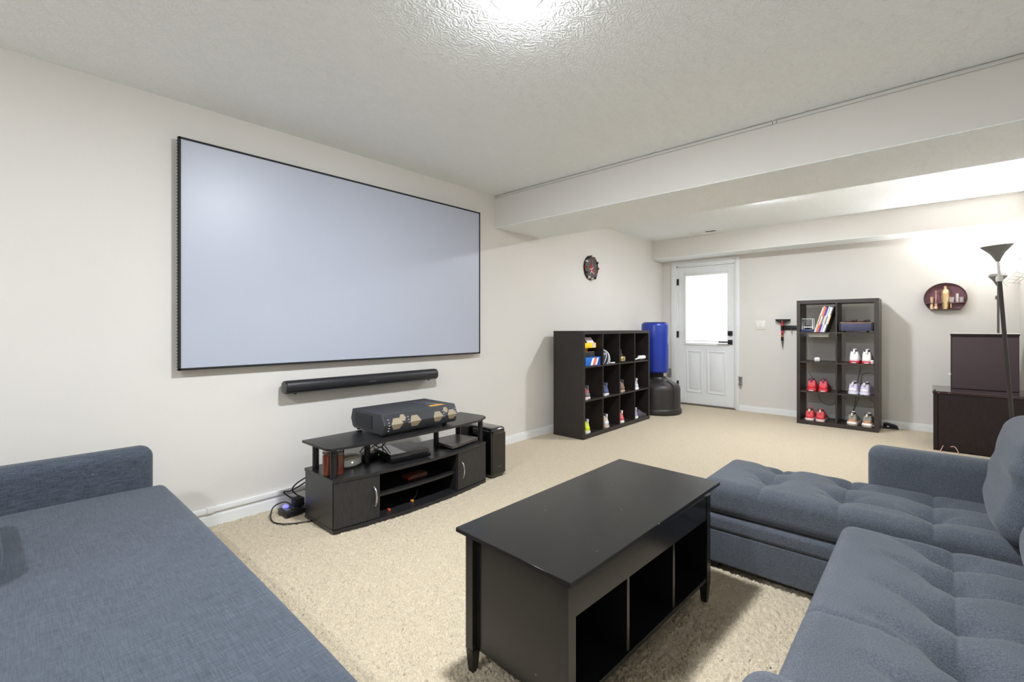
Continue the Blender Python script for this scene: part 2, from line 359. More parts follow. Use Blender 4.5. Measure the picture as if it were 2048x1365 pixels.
def wall_plate(name, x0, x1, z0, z1, label):
    t = thing(name, label, 'switch', ((x0 + x1) / 2, YB, z0))
    obj('cover_plate', BX(x0, x1, YB - .007, YB, z0, z1, .003), mat('ivory_plate', (226, 222, 212), .4), t); n = 2; wd = (x1 - x0) / n
    for i in range(n):
        xm = x0 + wd * (i + .5); r_ = obj('rocker', BX(xm - .017, xm + .017, YB - .012, YB - .006, z0 + .03, z1 - .03, .002), M_wplast, t)
wall_plate('light_switch', 1.336, 1.462, 1.137, 1.258, 'cream double light switch plate between door and tall shelf')
t = thing('wall_bracket', 'grey metal bracket low on wall right of the door casing', 'bracket', (1.155, YB, .36))
bm = BX(1.138, 1.172, YB - .03, YB, .375, .47, .003); obj('plate', bm, mat('zinc', (150, 150, 148), .4, metal=.8), t)
obj('hook', BX(1.134, 1.18, YB - .055, YB - .028, .36, .385, .004), MATS['zinc'], t); obj('hook', BX(1.134, 1.18, YB - .055, YB - .028, .455, .478, .004), MATS['zinc'], t)
t = thing('wall_bracket', 'grey metal bracket low on wall left of the door behind punching bag', 'bracket', (.12, YB, .4))
obj('plate', BX(.1, .146, YB - .03, YB, .4, .53, .003), MATS['zinc'], t); obj('hook', BX(.1, .15, YB - .05, YB - .028, .4, .425, .004), MATS['zinc'], t)

# ceiling vent
t = thing('ceiling_vent', 'white slotted air vent in ceiling in front of the soffit', 'vent', (.85, 6.36, ZB))
obj('frame', BX(.66, 1.03, 6.3, 6.42, ZB - .008, ZB, .003), M_wplast, t)
obj('slot_panel', BX(.87, 1.0, 6.335, 6.385, ZB - .0095, ZB - .0075), M_blkm, t)
for k in range(7):
    xx = .69 + k * .024; obj('louver', BX(xx, xx + .012, 6.32, 6.4, ZB - .013, ZB - .007, .001, 1), M_wplast, t)

# ceiling lights
def ceiling_light(x, y, zc, power, label):
    t = thing('ceiling_light', label, 'light', (x, y, zc)); r = .088
    obj('trim_ring', LT([(r + .012, 0), (r + .012, -.002), (r + .004, -.004), (r - .004, -.004), (r - .004, 0)], n=40, cap=False), M_wplast, t, local=True)
    m = mat('lamp_diffuser_%d' % round(power * 10), (242, 248, 255), .5, emit=power)
    obj('diffuser', LT([(r - .004, -.003), (r - .008, -.009), (r * .8, -.013), (r * .4, -.015), (0, -.0153)], n=40), m, t, local=True)
ceiling_light(1.955, 1.31, ZC, LIGHT_MAIN, 'round flush white ceiling light glowing above the coffee table')
ceiling_light(1.88, 5.1, ZB, LIGHT_BACK, 'round flush ceiling light beyond the dropped beam')
ceiling_light(1.955, -1.05, ZC, LIGHT_REAR_FILL, 'added unseen round fill light on ceiling behind the left sofa')  # extra lamp added out of view to raise the fill light

# ------------------------------------------------------------------ projection screen
t = thing('projection_screen', 'large pale blue grey projection screen in thin black frame on left wall', 'screen', (0, 1.79, .928))
y0, y1, z0, z1 = .629, 2.926, .927, 2.224
bm = bmesh.new()
for q in ((y0, y0 + .011, z0, z1), (y1 - .011, y1, z0, z1), (y0, y1, z0, z0 + .011), (y0, y1, z1 - .011, z1)): box(bm, .028, .06, q[0], q[1], q[2], q[3], .001, 1)
obj('frame', bm, M_blkm, t)
obj('screen_fabric', BX(.04, .055, y0 + .008, y1 - .008, z0 + .008, z1 - .008), mat('light_rejecting_screen', (174, 179, 192), .38, spec=.45, bump=.02, bscale=400), t)
bm = bmesh.new(); box(bm, .026, .052, y0 - .002, y0, z0, z1); box(bm, .026, .052, y0, y1, z0 - .002, z0); st = obj('light_strip', bm, M_blk, t)
bm = bmesh.new()
for k in range(72): zz = z0 + .01 + k * (z1 - z0 - .02) / 71; box(bm, .034, .041, y0 - .005, y0 - .002, zz - .003, zz + .003)
for k in range(126): yy = y0 + .01 + k * (y1 - y0 - .02) / 125; box(bm, .034, .041, yy - .003, yy + .003, z0 - .005, z0 - .002)
obj('diodes', bm, mat('diode_white', (236, 236, 226), .4), st, kind='stuff')

for yy in (1.1, 2.45):
    for zz in (1.1, 2.05): obj('wall_standoff', BX(0, .03, yy - .03, yy + .03, zz - .03, zz + .03), M_blkm, t)

# ------------------------------------------------------------------ soundbar
t = thing('soundbar', 'long rounded black soundbar mounted on wall below the screen', 'soundbar', (.07, 1.79, .74))
def bar(y0, y1, rx, rz, x, z, n=20, ed=.012):
    bm = bmesh.new(); rings = []
    for yy, s in ((y0, .86), (y0 + ed * .4, .97), (y0 + ed, 1), (y1 - ed, 1), (y1 - ed * .4, .97), (y1, .86)):
        rings.append([bm.verts.new((x + rx * s * math.copysign(abs(math.cos(a)) ** .75, math.cos(a)), yy, z + rz * s * math.copysign(abs(math.sin(a)) ** .75, math.sin(a)))) for a in [2 * PI * i / n for i in range(n)]])
    for a, b in zip(rings, rings[1:]):
        for j in range(n): bm.faces.new((a[j], a[(j + 1) % n], b[(j + 1) % n], b[j]))
    bm.faces.new(rings[0]); bm.faces.new(rings[-1]); return bm
obj('body', bar(1.185, 2.398, .046, .043, .068, .779), mat('soundbar_grille', (30, 30, 34), .42, bump=.06, bscale=900), t, sharp=60)
obj('end_cap', bar(1.181, 1.19, .04, .037, .068, .779, ed=.003), mat('end_cap_grey', (74, 75, 72), .5), t); obj('end_cap', bar(2.393, 2.402, .04, .037, .068, .779, ed=.003), MATS['end_cap_grey'], t)
for yy in (1.36, 2.2): obj('wall_bracket', BX(.0, .05, yy - .05, yy + .05, .765, .8, .003), M_blkm, t)
for yy in (1.255, 2.33): obj('foot', BX(.06, .075, yy - .008, yy + .008, .73, .738, .002), M_blkm, t)
lg = text_mesh('SONOS', .017); lg.transform(Matrix.Translation((.1142, 1.79, .772)) @ Matrix.Rotation(PI / 2, 4, 'Z') @ Matrix.Rotation(PI / 2, 4, 'X'))
obj('lettering', lg, mat('logo_grey', (96, 94, 96), .5), t)

# ------------------------------------------------------------------ TV stand
TS = thing('tv_stand', 'black wood grain tv stand with open shelves below the soundbar', 'tv stand', (.47, 1.82, 0))
Y0, Y1 = 1.222, 2.418
def bow(xb, yi0, yi1, xs, xm, n=14):
    pts = [(xb, yi0), (xb, yi1)]
    for i in range(n + 1):
        s = 1 - i / n; pts.append((xs + (xm - xs) * (1 - (2 * s - 1) ** 2), yi0 + (yi1 - yi0) * s))
    return pts
obj('base_board', prism(bmesh.new(), bow(.29, Y0, Y1, .652, .71), 'z', 0, .022), M_stand, TS)
obj('middle_board', prism(bmesh.new(), bow(.29, Y0 - .002, Y1 + .002, .65, .71), 'z', .286, .304), M_stand, TS)
tb = [(.325, 1.19), (.325, 2.455), (.56, 2.475)] + [(.612 + .0 * 0, 2.455)] + [(.66 + .045 * math.sin(PI * s), 2.44 - (2.44 - 1.235) * s) for s in [i / 12 for i in range(1, 12)]] + [(.652, 1.222), (.64, 1.205), (.615, 1.195)]
obj('top_board', prism(bmesh.new(), tb, 'z', .47, .484), M_stand, TS)
obj('side_panel', BX(.292, .642, Y0 + .002, Y0 + .018, .02, .288), M_stand, TS); obj('side_panel', BX(.292, .642, Y1 - .018, Y1 - .002, .02, .288), M_stand, TS)
obj('divider', BX(.292, .672, 1.49, 1.506, .02, .288), M_stand, TS); obj('divider', BX(.292, .675, 2.106, 2.122, .02, .288), M_stand, TS)
obj('shelf', prism(bmesh.new(), [(.31, 1.505), (.31, 2.108), (.655, 2.108), (.668, 1.95), (.67, 1.8), (.668, 1.65), (.655, 1.505)], 'z', .138, .152), M_stand, TS)
obj('back_panel', BX(.29, .296, Y0 + .015, Y1 - .015, .02, .288), M_blkm, TS)
def stand_door(pa, pb, hy):
    bm = bmesh.new(); (xa, ya), (xb, yb) = pa, pb
    prism(bm, [(xa - .016, ya), (xa, ya), (xb, yb), (xb - .016, yb)], 'z', .026, .283)
    d = obj('door', bm, M_grain, TS); s = (hy - ya) / (yb - ya); hx = xa + (xb - xa) * s
    obj('handle', TB([(hx, hy, .1), (hx + .02, hy, .115), (hx + .03, hy, .158), (hx + .02, hy, .2), (hx, hy, .215)], .0055, 8), M_chrome, d)
stand_door((.652, Y0 + .006), (.685, 1.497), 1.462); stand_door((.685, 2.115), (.654, Y1 - .004), 2.15)
for (px_, py_) in ((.605, 1.25), (.35, 1.262), (.475, 1.536), (.478, 2.085), (.59, 2.42), (.33, 2.42)):
    obj('post', LT([(.019, 0), (.019, .168)], cx=px_, cy=py_, n=16, z0=.303), M_blk, TS)
# subwoofer
t = thing('subwoofer', 'glossy black subwoofer standing on carpet right of tv stand', 'speaker', (.45, 2.567, 0))
obj('cabinet', rbox(.262, .645, 2.488, 2.645, .006, .386, .026, (3, 3, 3)), M_gloss, t, sharp=60)
obj('front_panel', BX(.643, .647, 2.494, 2.639, .03, .345, .001, 1), mat('sub_front', (34, 31, 29), .22), t)
obj('foot', BX(.29, .62, 2.5, 2.633, 0, .01), M_blkm, t)
lg = text_mesh('SONOS', .014); lg.transform(Matrix.Translation((.6475, 2.57, .085)) @ Matrix.Rotation(PI / 2, 4, 'Y') @ Matrix.Rotation(PI / 2, 4, 'Z')); obj('lettering', lg, MATS['logo_grey'], t)

# projector on stand
t = thing('projector', 'large black ultra short throw projector with tan hexagon windows on tv stand', 'projector', (.44, 1.8, .484))
xf, xb_, ya, yb = .655, .285, 1.54, 2.125; za, zb = .504, .626; zm = .562
prof = [(xb_ - .0, za + .01), (xb_ - .022, zm), (xb_, zb), (xf - .02, zb), (xf + .012, zm), (xf - .012, za), (xb_ + .02, za)]
obj('body', prism(bmesh.new(), prof, 'y', ya, yb), M_dkgrey, t)
obj('front_panel', prism(bmesh.new(), [(xf - .024, zb - .003), (xf - .018, zb - .003), (xf + .015, zm), (xf - .008, za + .003), (xf - .014, za + .003), (xf + .009, zm)], 'y', ya + .012, yb - .012), mat('projector_front', (44, 46, 50), .35), t)
def hexwin(yc, r, zc):
    """hexagon grille following the creased front"""
    bm = bmesh.new()
    def xat(z): return (xf + .0155 - .033 * (z - zm) / (zb - .003 - zm)) if z >= zm else (xf + .0155 - .023 * (zm - z) / (zm - za - .003))
    P = [(yc + r * math.cos(PI / 3 * i), zc + r * .92 * math.sin(PI / 3 * i)) for i in range(6)]
    if abs(zc - zm) < .01:
        up = [P[0], P[1], P[2], P[3]]; dn = [P[3], P[4], P[5], P[0]]; polys = [up, dn]
    else: polys = [P]
    for pl in polys:
        a = [bm.verts.new((xat(z) + .0012, y, z)) for y, z in pl]; bm.faces.new(a)
    return bm
mh = mat('hex_grille', (146, 134, 112), .55, var=.15, vscale=300)
for (yc, r_, zc) in ((1.632, .044, zm), (1.68, .024, .594), (1.77, .044, zm), (1.955, .042, zm), (2.075, .04, zm), (2.028, .021, .598)): obj('hexagon_window', hexwin(yc, r_, zc), mh, t)
bm = bmesh.new()
for (yy, n_, zlo) in ((1.575, 5, .525), (1.72, 3, .56), (2.005, 3, .56), (2.113, 4, .545)):
    for k in range(n_):
        zz = zlo + k * .017; xx = (xf + .0155 - .033 * (zz - zm) / (zb - zm)) if zz >= zm else (xf + .0155 - .023 * (zm - zz) / (zm - za)); box(bm, xx - .003, xx + .002, yy - .005, yy + .005, zz - .002, zz + .002)
obj('panel_marks', bm, mat('silver_marks', (170, 172, 176), .4), t, kind='stuff')
gl = obj('lens_window', BX(.38, .62, 1.93, 2.04, zb - .002, zb + .002, .001, 1), mat('smoked_glass', (62, 66, 84), .06), t)
obj('warning_label', BX(.585, .62, 1.93, 2.045, zb + .002, zb + .003), mat('orange_label', (232, 164, 60), .5), t)
vt = obj('vent_panel', BX(.32, .53, ya - .002, ya + .003, za + .02, zb - .02), M_blkm, t)
for k in range(10): zz = za + .024 + k * .0078; obj('louver', BX(.315, .525, ya - .005, ya - .001, zz, zz + .0042), M_dkgrey, vt)
for (a, b) in ((.3, 1.58), (.6, 1.58), (.3, 2.06), (.6, 2.06)): obj('foot', LT([(.016, 0), (.02, .022)], cx=a, cy=b, n=14, z0=.484), M_blkm, t)

# things on the middle board
def flat_slab(bm, x0, x1, y0, y1, z0, z1, sk):
    prism(bm, [(y0, z0), (y1, z0), (y1, z1), (y0, z1)], 'x', x0, x1)
    for v in bm.verts: v.co.x += (v.co.z - z0) * sk
    return bm
t = thing('game_console', 'black two tier game console lying on middle board of tv stand', 'game console', (.52, 1.77, .304), (0, 0, R(-7)))
obj('lower_tier', flat_slab(bmesh.new(), -.14, .125, -.138, .138, .004, .028, .55), M_blk, t, local=True)
u = obj('upper_tier', flat_slab(bmesh.new(), -.14, .115, -.138, .138, .031, .055, -.35), mat('console_top', (38, 35, 34), .32), t, local=True)
obj('gloss_panel', flat_slab(bmesh.new(), -.135, .112, -.138, -.03, .0552, .0562, 0), M_gloss, t, local=True)
obj('disc_slot', BX(.126, .134, .0, .12, .038, .041), M_blkm, u, local=True)
t = recenter(tag(obj('laptop', prism(bmesh.new(), [(.435, 2.1), (.655, 2.085), (.66, 2.115), (.6, 2.385), (.58, 2.395), (.385, 2.345)], 'z', .316, .334), mat('tablet_shell', (74, 66, 62), .3)), 'thin closed grey brown laptop on right end of the stand', 'laptop'), (.5, 2.24, .304))
obj('base_feet', BX(.46, .6, 2.13, 2.32, .304, .317), M_blkm, t)
t = thing('router', 'white oval router with grey top on tv stand behind red candle', 'router', (.43, 1.42, .304))
pf = [(.0, 0), (.06, 0), (.072, .01), (.072, .048)]
bm = LT(pf, n=32); obj('body', bm, M_wplast, t, local=True)
obj('top_shell', LT([(.0722, .048), (.066, .062), (.045, .07), (0, .073)], n=32, cap=False), mat('router_top', (176, 168, 152), .3), t, local=True)
obj('status_light', BX(.071, .074, -.003, .003, .028, .034), mat('white_led', (255, 255, 255), .4, emit=.4), t, local=True)
for o_ in t.children: o_.scale = (1, 1.3, 1)
t = recenter(tag(obj('canister', LT([(.03, 0), (.032, .004), (.032, .14), (.028, .146), (0, .147)], cx=.385, cy=1.33, n=24, z0=.304), M_wplast), 'plain white cylinder canister behind the red candle jar', 'canister'), (.385, 1.33, .304))
M_jar = mat('clear_jar_glass', (246, 244, 242), .03, trans=1); M_wax = mat('red_wax', (150, 62, 40), .4, var=.2, vscale=30)
def candle(x, y, lb):
    t = thing('candle_jar', lb, 'candle', (x, y, .304))
    obj('wax', LT([(0, .003), (.025, .003), (.025, .115), (0, .117)], n=24), M_wax, t, local=True)
    obj('glass', LT([(.0, 0), (.0285, 0), (.03, .006), (.03, .138), (.0275, .14), (.0262, .138), (.0262, .118)], n=24, cap=False), M_jar, t, local=True)
    obj('wick', TB([(0, 0, .116), (.001, 0, .128)], .001, 5), M_blkm, t, local=True)
candle(.555, 1.236 + .07, 'amber red candle jar just right of the front corner post'); candle(.53, 1.252, 'dark red candle jar left of the front corner post')
t = thing('network_box', 'small black network box with green light behind game console', 'network box', (.4, 1.6, .304))
obj('case', BX(.36, .44, 1.53, 1.66, .304, .345, .004), M_blk, t); obj('status_light', BX(.44, .443, 1.64, 1.647, .325, .33), mat('green_led', (90, 230, 60), .4, emit=.3), t)
tag(obj('cable', TB([(.34, 1.55, .33), (.36, 1.62, .4), (.4, 1.68, .36), (.4, 1.75, .45), (.33, 1.72, .468)], .0035), M_cable), 'black cable looping up behind console to projector', 'cable')
tag(obj('cable', TB([(.42, 1.56, .34), (.43, 1.6, .385), (.42, 1.68, .395), (.36, 1.72, .35), (.33, 1.8, .44)], .003), M_cable), 'thin black cable arching over the black network box', 'cable')
# in the centre bay
t = thing('game_cartridge_box', 'dim red and brown box on centre shelf of tv stand', 'box', (.53, 1.87, .152))
obj('carton', BX(.48, .58, 1.8, 1.93, .152, .176, .002), mat('dim_brown_card', (96, 58, 44), .6), t); obj('red_end', BX(.5, .581, 1.776, 1.8, .153, .172, .002), mat('dim_red_card', (130, 38, 34), .6), t)
tag(obj('adapter_cable', TB([(.6, 1.78, .024), (.62, 1.8, .05), (.6, 1.83, .09), (.5, 1.86, .1), (.35, 1.88, .03)], .003), M_cable), 'black video cable lying in lower bay of tv stand', 'cable')
t = recenter(tag(obj('connector', BX(.6, .625, 1.772, 1.788, .022, .036, .003), mat('orange_plug', (214, 140, 48), .4)), 'small orange plug on floor board of tv stand', 'plug'), (.61, 1.78, .022))
t = recenter(tag(obj('connector', BX(.625, .645, 1.585, 1.6, .022, .036, .003), mat('red_plug', (208, 76, 52), .4)), 'small red plug on floor board near left door', 'plug'), (.635, 1.59, .022))
# power strip and cords on the floor
t = thing('power_strip', 'black power strip with blue light on carpet left of tv stand', 'power strip', (.17, 1.2, 0), (0, 0, R(4)))
obj('body', BX(-.055, .06, -.07, .09, 0, .035, .006), M_blk, t, local=True)
for k in range(3): obj('socket', BX(-.03, .03, -.055 + k * .045, -.025 + k * .045, .034, .038, .001, 1), M_grey, t, local=True)
obj('adapter', BX(-.03, .03, .0, .06, .038, .09, .006), M_blkm, t, local=True)
obj('blue_light', LT([(.018, 0), (.018, .008), (.01, .016), (0, .018)], cx=-.035, cy=-.03, n=16, z0=.035), mat('blue_led', (92, 92, 255), .4, emit=.5), t, local=True)
tag(obj('loose_cable', TB([(.2, 1.2, .04), (.15, 1.16, .075), (.12, 1.1, .05), (.2, 1.06, .008), (.3, 1.08, .006), (.36, 1.16, .006), (.37, 1.24, .006), (.2, 1.3, .01)], .004), M_cable), 'black cord looping over the carpet beside the stand', 'cord')
tag(obj('loose_cable', TB([(.1, 1.26, .03), (.05, 1.2, .09), (.06, 1.19, .11), (.1, 1.22, .12), (.22, 1.28, .2)], .0045), M_cable), 'black cord leaving the raceway end behind the stand', 'cord')
tag(obj('loose_cable', TB([(.18, 1.24, .09), (.16, 1.2, .14), (.2, 1.21, .19), (.26, 1.26, .24)], .0045), M_cable), 'black cord rising along the left end of the stand', 'cord')

# ------------------------------------------------------------------ wall clock
t = thing('wall_clock', 'round dark wall clock ringed with miniature sneakers on left wall', 'clock', (0, 4.865, 1.905))
def disc_x(r, x0, x1, n=36):
    return prism(bmesh.new(), [(r * math.cos(2 * PI * i / n), r * math.sin(2 * PI * i / n)) for i in range(n)], 'x', x0, x1)
obj('face', disc_x(.15, 0, .016), mat('clock_face', (84, 78, 78), .5, var=.2, vscale=40), t, local=True)
obj('rim', LT([(.152, 0), (.152, .02), (.143, .02), (.143, .0)], n=36, cap=False), M_blkm, t, local=True).rotation_euler = (0, PI / 2, 0)
cols = [(224, 214, 200), (60, 44, 40), (232, 230, 226), (150, 40, 36), (40, 40, 44), (222, 200, 180)]
for k in range(12):
    a = PI / 2 - k * PI / 6; bm = bmesh.new(); box(bm, 0, .018, -.017, .017, -.009, .004, .004); box(bm, .012, .03, -.014, .004, -.004, .014, .005)
    bm.transform(Matrix.Translation((.016, .142 * math.cos(a), .142 * math.sin(a))) @ Matrix.Rotation(a + .6, 4, 'X')); obj('miniature_sneaker', bm, mat('mini_%d' % (k * 5 % 6), cols[k * 5 % 6], .5), t, local=True)
mr = mat('clock_red', (206, 48, 52), .5); mw = mat('clock_white', (236, 236, 232), .5)
obj('minute_hand', prism(bmesh.new(), [(-.006, 0), (.006, 0), (.003, .1), (-.003, .1)], 'x', .02, .023), mr, t, local=True)
bm = prism(bmesh.new(), [(-.03, -.005), (.03, -.005), (0, .045)], 'x', .017, .019); prism(bm, [(.01, -.01), (.07, -.075), (.085, -.062), (.02, .0)], 'x', .017, .019); prism(bm, [(-.01, -.01), (-.04, -.055), (-.052, -.045), (-.02, 0)], 'x', .017, .019)
obj('emblem', bm, mr, t, local=True)
bm = TB([(.024, -.055, -.02), (.024, 0, -.012), (.024, .03, .005)], .004, 6); tube(bm, [(.024, .0, -.012), (.024, -.012, -.045), (.024, -.035, -.075)], .004, 6); tube(bm, [(.024, -.005, -.04), (.024, .02, -.06), (.024, .04, -.072)], .005, 6); obj('figure', bm, mw, t, local=True)

# ------------------------------------------------------------------ sneaker maker
def sneaker(name, label, loc, rotz, sole, upper, accent, hi=.12, L=.29, tab=None, group=None, rough=.5, heel=None, sh=.03):
    t = thing(name, label, 'shoe', loc, (0, 0, rotz), group)
    sec = [(0, .02, .7), (.006, .03, .88), (.018, .037, .98), (.04, .039, 1.0), (.07, .038, .9), (.1, .038, .94), (.13, .04, .88), (.17, .044, .66), (.21, .047, .5), (.25, .043, .4), (.276, .03, .33), (.288, .012, .26)]
    bm = bmesh.new(); rings = []; n = 12
    for (y, hw, hz) in sec:
        hz *= hi; rings.append([bm.verts.new((1.12 * hw * math.copysign(abs(math.cos(a)) ** .5, math.cos(a)) * (1 - .1 * max(0, math.sin(a))), y * L / .29 + .018 * max(0, math.sin(a)) * (y < .02), .014 + (hz - .014) * max(0, math.sin(a)) ** .55)) for a in [-.15 + (PI + .3) * i / (n - 1) for i in range(n)]])
    for a, b in zip(rings, rings[1:]):
        for j in range(n - 1): bm.faces.new((a[j], a[j + 1], b[j + 1], b[j]))
        bm.faces.new((a[n - 1], a[0], b[0], b[n - 1]))
    bm.faces.new(rings[0]); bm.faces.new(rings[-1]); obj('upper', bm, mat('shoe_up_%s%s' % (upper, accent), upper, rough, rgb2=tuple(int(.62 * u_ + .38 * a_) for u_, a_ in zip(upper, accent)), vscale=45), t, local=True, sharp=70)
    def outline(g): return [((hw * 1.12 + g), y * L / .29) for y, hw, _ in sec] + [(-(hw * 1.12 + g), y * L / .29) for y, hw, _ in sec[::-1]]
    bm = bmesh.new(); o0 = outline(.002); o1 = outline(.006); A = [bm.verts.new((x, y - .003, 0)) for x, y in o0]; B = [bm.verts.new((x, y - .012 * (sh > .04) - .006 * (y < .02), sh * .53)) for x, y in o1]; D = [bm.verts.new((x, y - .003 * (y < .02), sh)) for x, y in o0]; m_ = len(A)
    for P, Q in ((A, B), (B, D)):
        for i in range(m_): bm.faces.new((P[i], P[(i + 1) % m_], Q[(i + 1) % m_], Q[i]))
    bm.faces.new(A[::-1]); bm.faces.new(D); so = obj('sole', bm, mat('shoe_%s' % str(sole), sole, .5), t, local=True, sharp=50)
    bm = BX(-.022, .022, -.009, .004, .004, .014, .002, 1); obj('outsole_heel', bm, mat('shoe_%s' % str(accent), accent, .5), so, local=True)
    obj('heel_tab', BX(-.01, .01, .002, .02, hi * .76, hi * 1.0, .004), mat('shoe_%s' % str(tab or accent), tab or accent, .5), t, local=True)
    if heel: obj('heel_counter', rbox(-.04, .04, -.002, .06, .024, hi * .5, .022, (4, 4, 4)), mat('shoe_%s' % str(heel), heel, .5), t, local=True, sharp=70)
    obj('collar_lining', rbox(-.028, .028, .016, .09, hi * .86, hi * 1.0, .012, (3, 3, 3)), mat('shoe_lining', (58, 54, 56), .8), t, local=True, sharp=70)
    bm = BX(-.017, .017, .088, .1, hi * .7, hi * 1.06, .005); obj('tongue', bm, mat('shoe_%s' % str(tab or upper), tab or upper, .6), t, local=True)
    bm = bmesh.new()
    for k in range(4):
        yy = .118 + k * .02; zz = hi * (.9 - .1 * k) * .96; tube(bm, [(-.024, yy * L / .29, zz - .008), (0, yy * L / .29, zz + .004), (.024, yy * L / .29, zz - .008)], .003, 5, k=3)
    obj('laces', bm, mat('shoe_%s' % str(accent), accent, .6), t, local=True)
    return t

# ------------------------------------------------------------------ cube unit (4 x 3) by left wall
CU = thing('cube_shelf', 'black brown twelve cubby shoe shelf standing along the left wall', 'shelf', (.275, 4.757, 0))
cx0, cx1, cy0, cy1, cz = .085, .472, 4.0, 5.515, 1.128; th = .034; ti = .016
obj('side_panel', BX(cx0, cx1, cy0, cy0 + th, 0, cz, .0015, 1), M_shelf2, CU); obj('side_panel', BX(cx0, cx1, cy1 - th, cy1, 0, cz, .0015, 1), M_shelf2, CU)
obj('top_panel', BX(cx0, cx1, cy0 + th, cy1 - th, cz - th, cz, .0015, 1), M_shelf2, CU); obj('base_panel', BX(cx0, cx1, cy0 + th, cy1 - th, 0, .046, .0015, 1), M_shelf2, CU)
cw = (cy1 - cy0 - 2 * th - 3 * ti) / 4; ch = (cz - th - .046 - 2 * ti) / 3
cellY = [cy0 + th + i * (cw + ti) for i in range(4)]; cellZ = [.046 + k * (ch + ti) for k in range(3)]
for k in (1, 2): obj('shelf', BX(cx0, cx1 - .004, cy0 + th, cy1 - th, cellZ[k] - ti, cellZ[k], .001, 1), M_shelf2, CU)
for i in (1, 2, 3): obj('divider', BX(cx0, cx1 - .002, cellY[i] - ti, cellY[i], .046, cz - th, .001, 1), M_shelf2, CU)
G = 'shoes in the cube shelf'
def cub(i, k, label, sole, upper, accent, hi=.13, dy=.062, dx=.012, **kw):
    return sneaker('sneaker', label, (cx1 - dx, cellY[i] + dy + .022, cellZ[k] + .001), R(90), sole, upper, accent, hi, group=G, **kw)
cub(0, 1, 'red and grey plaid sneaker in middle row, nearest cubby of cube shelf', (226, 222, 216), (176, 92, 92), (92, 96, 98), .15, dy=.06, heel=(104, 108, 108))
cub(1, 1, 'navy suede sneaker with white sole in middle row of cube shelf', (232, 228, 226), (60, 78, 118), (92, 104, 132), .145, dy=.075, heel=(76, 92, 128))
cub(2, 1, 'tan camouflage sneaker in middle row of cube shelf', (190, 168, 150), (150, 122, 104), (70, 66, 66), .15, dy=.072, heel=(128, 104, 92))
cub(3, 1, 'pale lavender patterned sneaker in middle row, farthest cubby of cube shelf', (234, 234, 238), (176, 172, 190), (226, 226, 232), .14, dy=.05, heel=(196, 196, 210))
cub(0, 0, 'neon yellow sneaker in bottom row of cube shelf', (226, 222, 210), (210, 226, 20), (230, 230, 230), .15, dy=.06, heel=(206, 222, 30))
cub(1, 0, 'white sneaker with beige sides in bottom row of cube shelf', (196, 176, 162), (206, 186, 172), (226, 228, 236), .15, dy=.08, heel=(226, 228, 236))
cub(2, 0, 'red and white sneaker in bottom row of cube shelf', (238, 226, 218), (206, 82, 88), (238, 234, 226), .145, dy=.055, heel=(214, 96, 100))
cub(3, 0, 'lavender and white sneaker in bottom row, farthest cubby of cube shelf', (226, 222, 226), (156, 146, 184), (226, 222, 230), .135, dy=.035)
t = sneaker('sneaker', 'dark grey low shoe lying at an angle beside lavender sneaker', (cx1 - .06, cellY[3] + .1, cellZ[0] + .001), R(0), (62, 60, 66), (74, 70, 78), (92, 88, 96), .085, L=.24, group=G)
# top row things
zt = cellZ[2]
t = thing('snack_box', 'blue open box with red and white stripes in top cubby', 'box', (cx1 - .08, cellY[0] + .14, zt))
mb = mat('snack_blue', (24, 108, 200), .45); obj('carton', BX(cx1 - .16, cx1 - .02, cellY[0] + .04, cellY[0] + .33, zt, zt + .09, .002), mb, t)
for k, (yy, ww, cc) in enumerate(((.15, .04, (240, 240, 240)), (.19, .05, (232, 120, 96)), (.245, .03, (245, 245, 245)), (.285, .03, (40, 60, 150)))):
    bm = BX(cx1 - .0205, cx1 - .019, cellY[0] + yy, cellY[0] + yy + ww, zt + .006, zt + .082); 
    for v in bm.verts: v.co.y += (v.co.z - zt - .04) * .5
    obj('printed_stripe', bm, mat('stripe_%d' % k, cc, .5), t)
t = thing('metal_case', 'small dark case with silver frame standing in the blue box', 'case', (cx1 - .1, cellY[0] + .16, zt + .09))
obj('shell', BX(cx1 - .15, cx1 - .05, cellY[0] + .06, cellY[0] + .23, zt + .09, zt + .14, .003), mat('case_dark', (44, 44, 46), .4), t)
bm = bmesh.new()
for q in ((.055, .24, .145, .152), (.055, .062, .1, .152), (.233, .24, .1, .152)): box(bm, cx1 - .05, cx1 - .042, cellY[0] + q[0], cellY[0] + q[1], zt + q[2], zt + q[3])
obj('silver_frame', bm, M_steel, t)
t = thing('wooden_block', 'orange brown wooden block between the blue and yellow boxes', 'block', (cx1 - .14, cellY[0] + .07, zt + .14))
bm = BX(cx1 - .27, cx1 - .17, cellY[0] + .01, cellY[0] + .135, zt + .0, zt + .19, .003); 
mw_ = mat('orange_wood', (204, 138, 66), .5, var=.2, vscale=12, stretch=(6, 6, 1)); obj('block_left', bm, mw_, t); obj('block_right', BX(cx1 - .27, cx1 - .17, cellY[0] + .24, cellY[0] + .31, zt, zt + .19, .003), mw_, t)
t = thing('card_box', 'yellow open card box with white packets stacked high in top cubby', 'box', (cx1 - .12, cellY[0] + .15, zt + .19))
my = mat('card_yellow', (240, 212, 24), .5); obj('carton', BX(cx1 - .21, cx1 - .05, cellY[0] + .04, cellY[0] + .29, zt + .19, zt + .245, .002), my, t)
obj('printed_badge', BX(cx1 - .0505, cx1 - .049, cellY[0] + .215, cellY[0] + .275, zt + .195, zt + .24), mat('badge_pale', (226, 196, 196), .5), t); obj('printed_badge', BX(cx1 - .0505, cx1 - .049, cellY[0] + .11, cellY[0] + .16, zt + .2, zt + .212), mat('badge_orange', (240, 170, 30), .5), t)
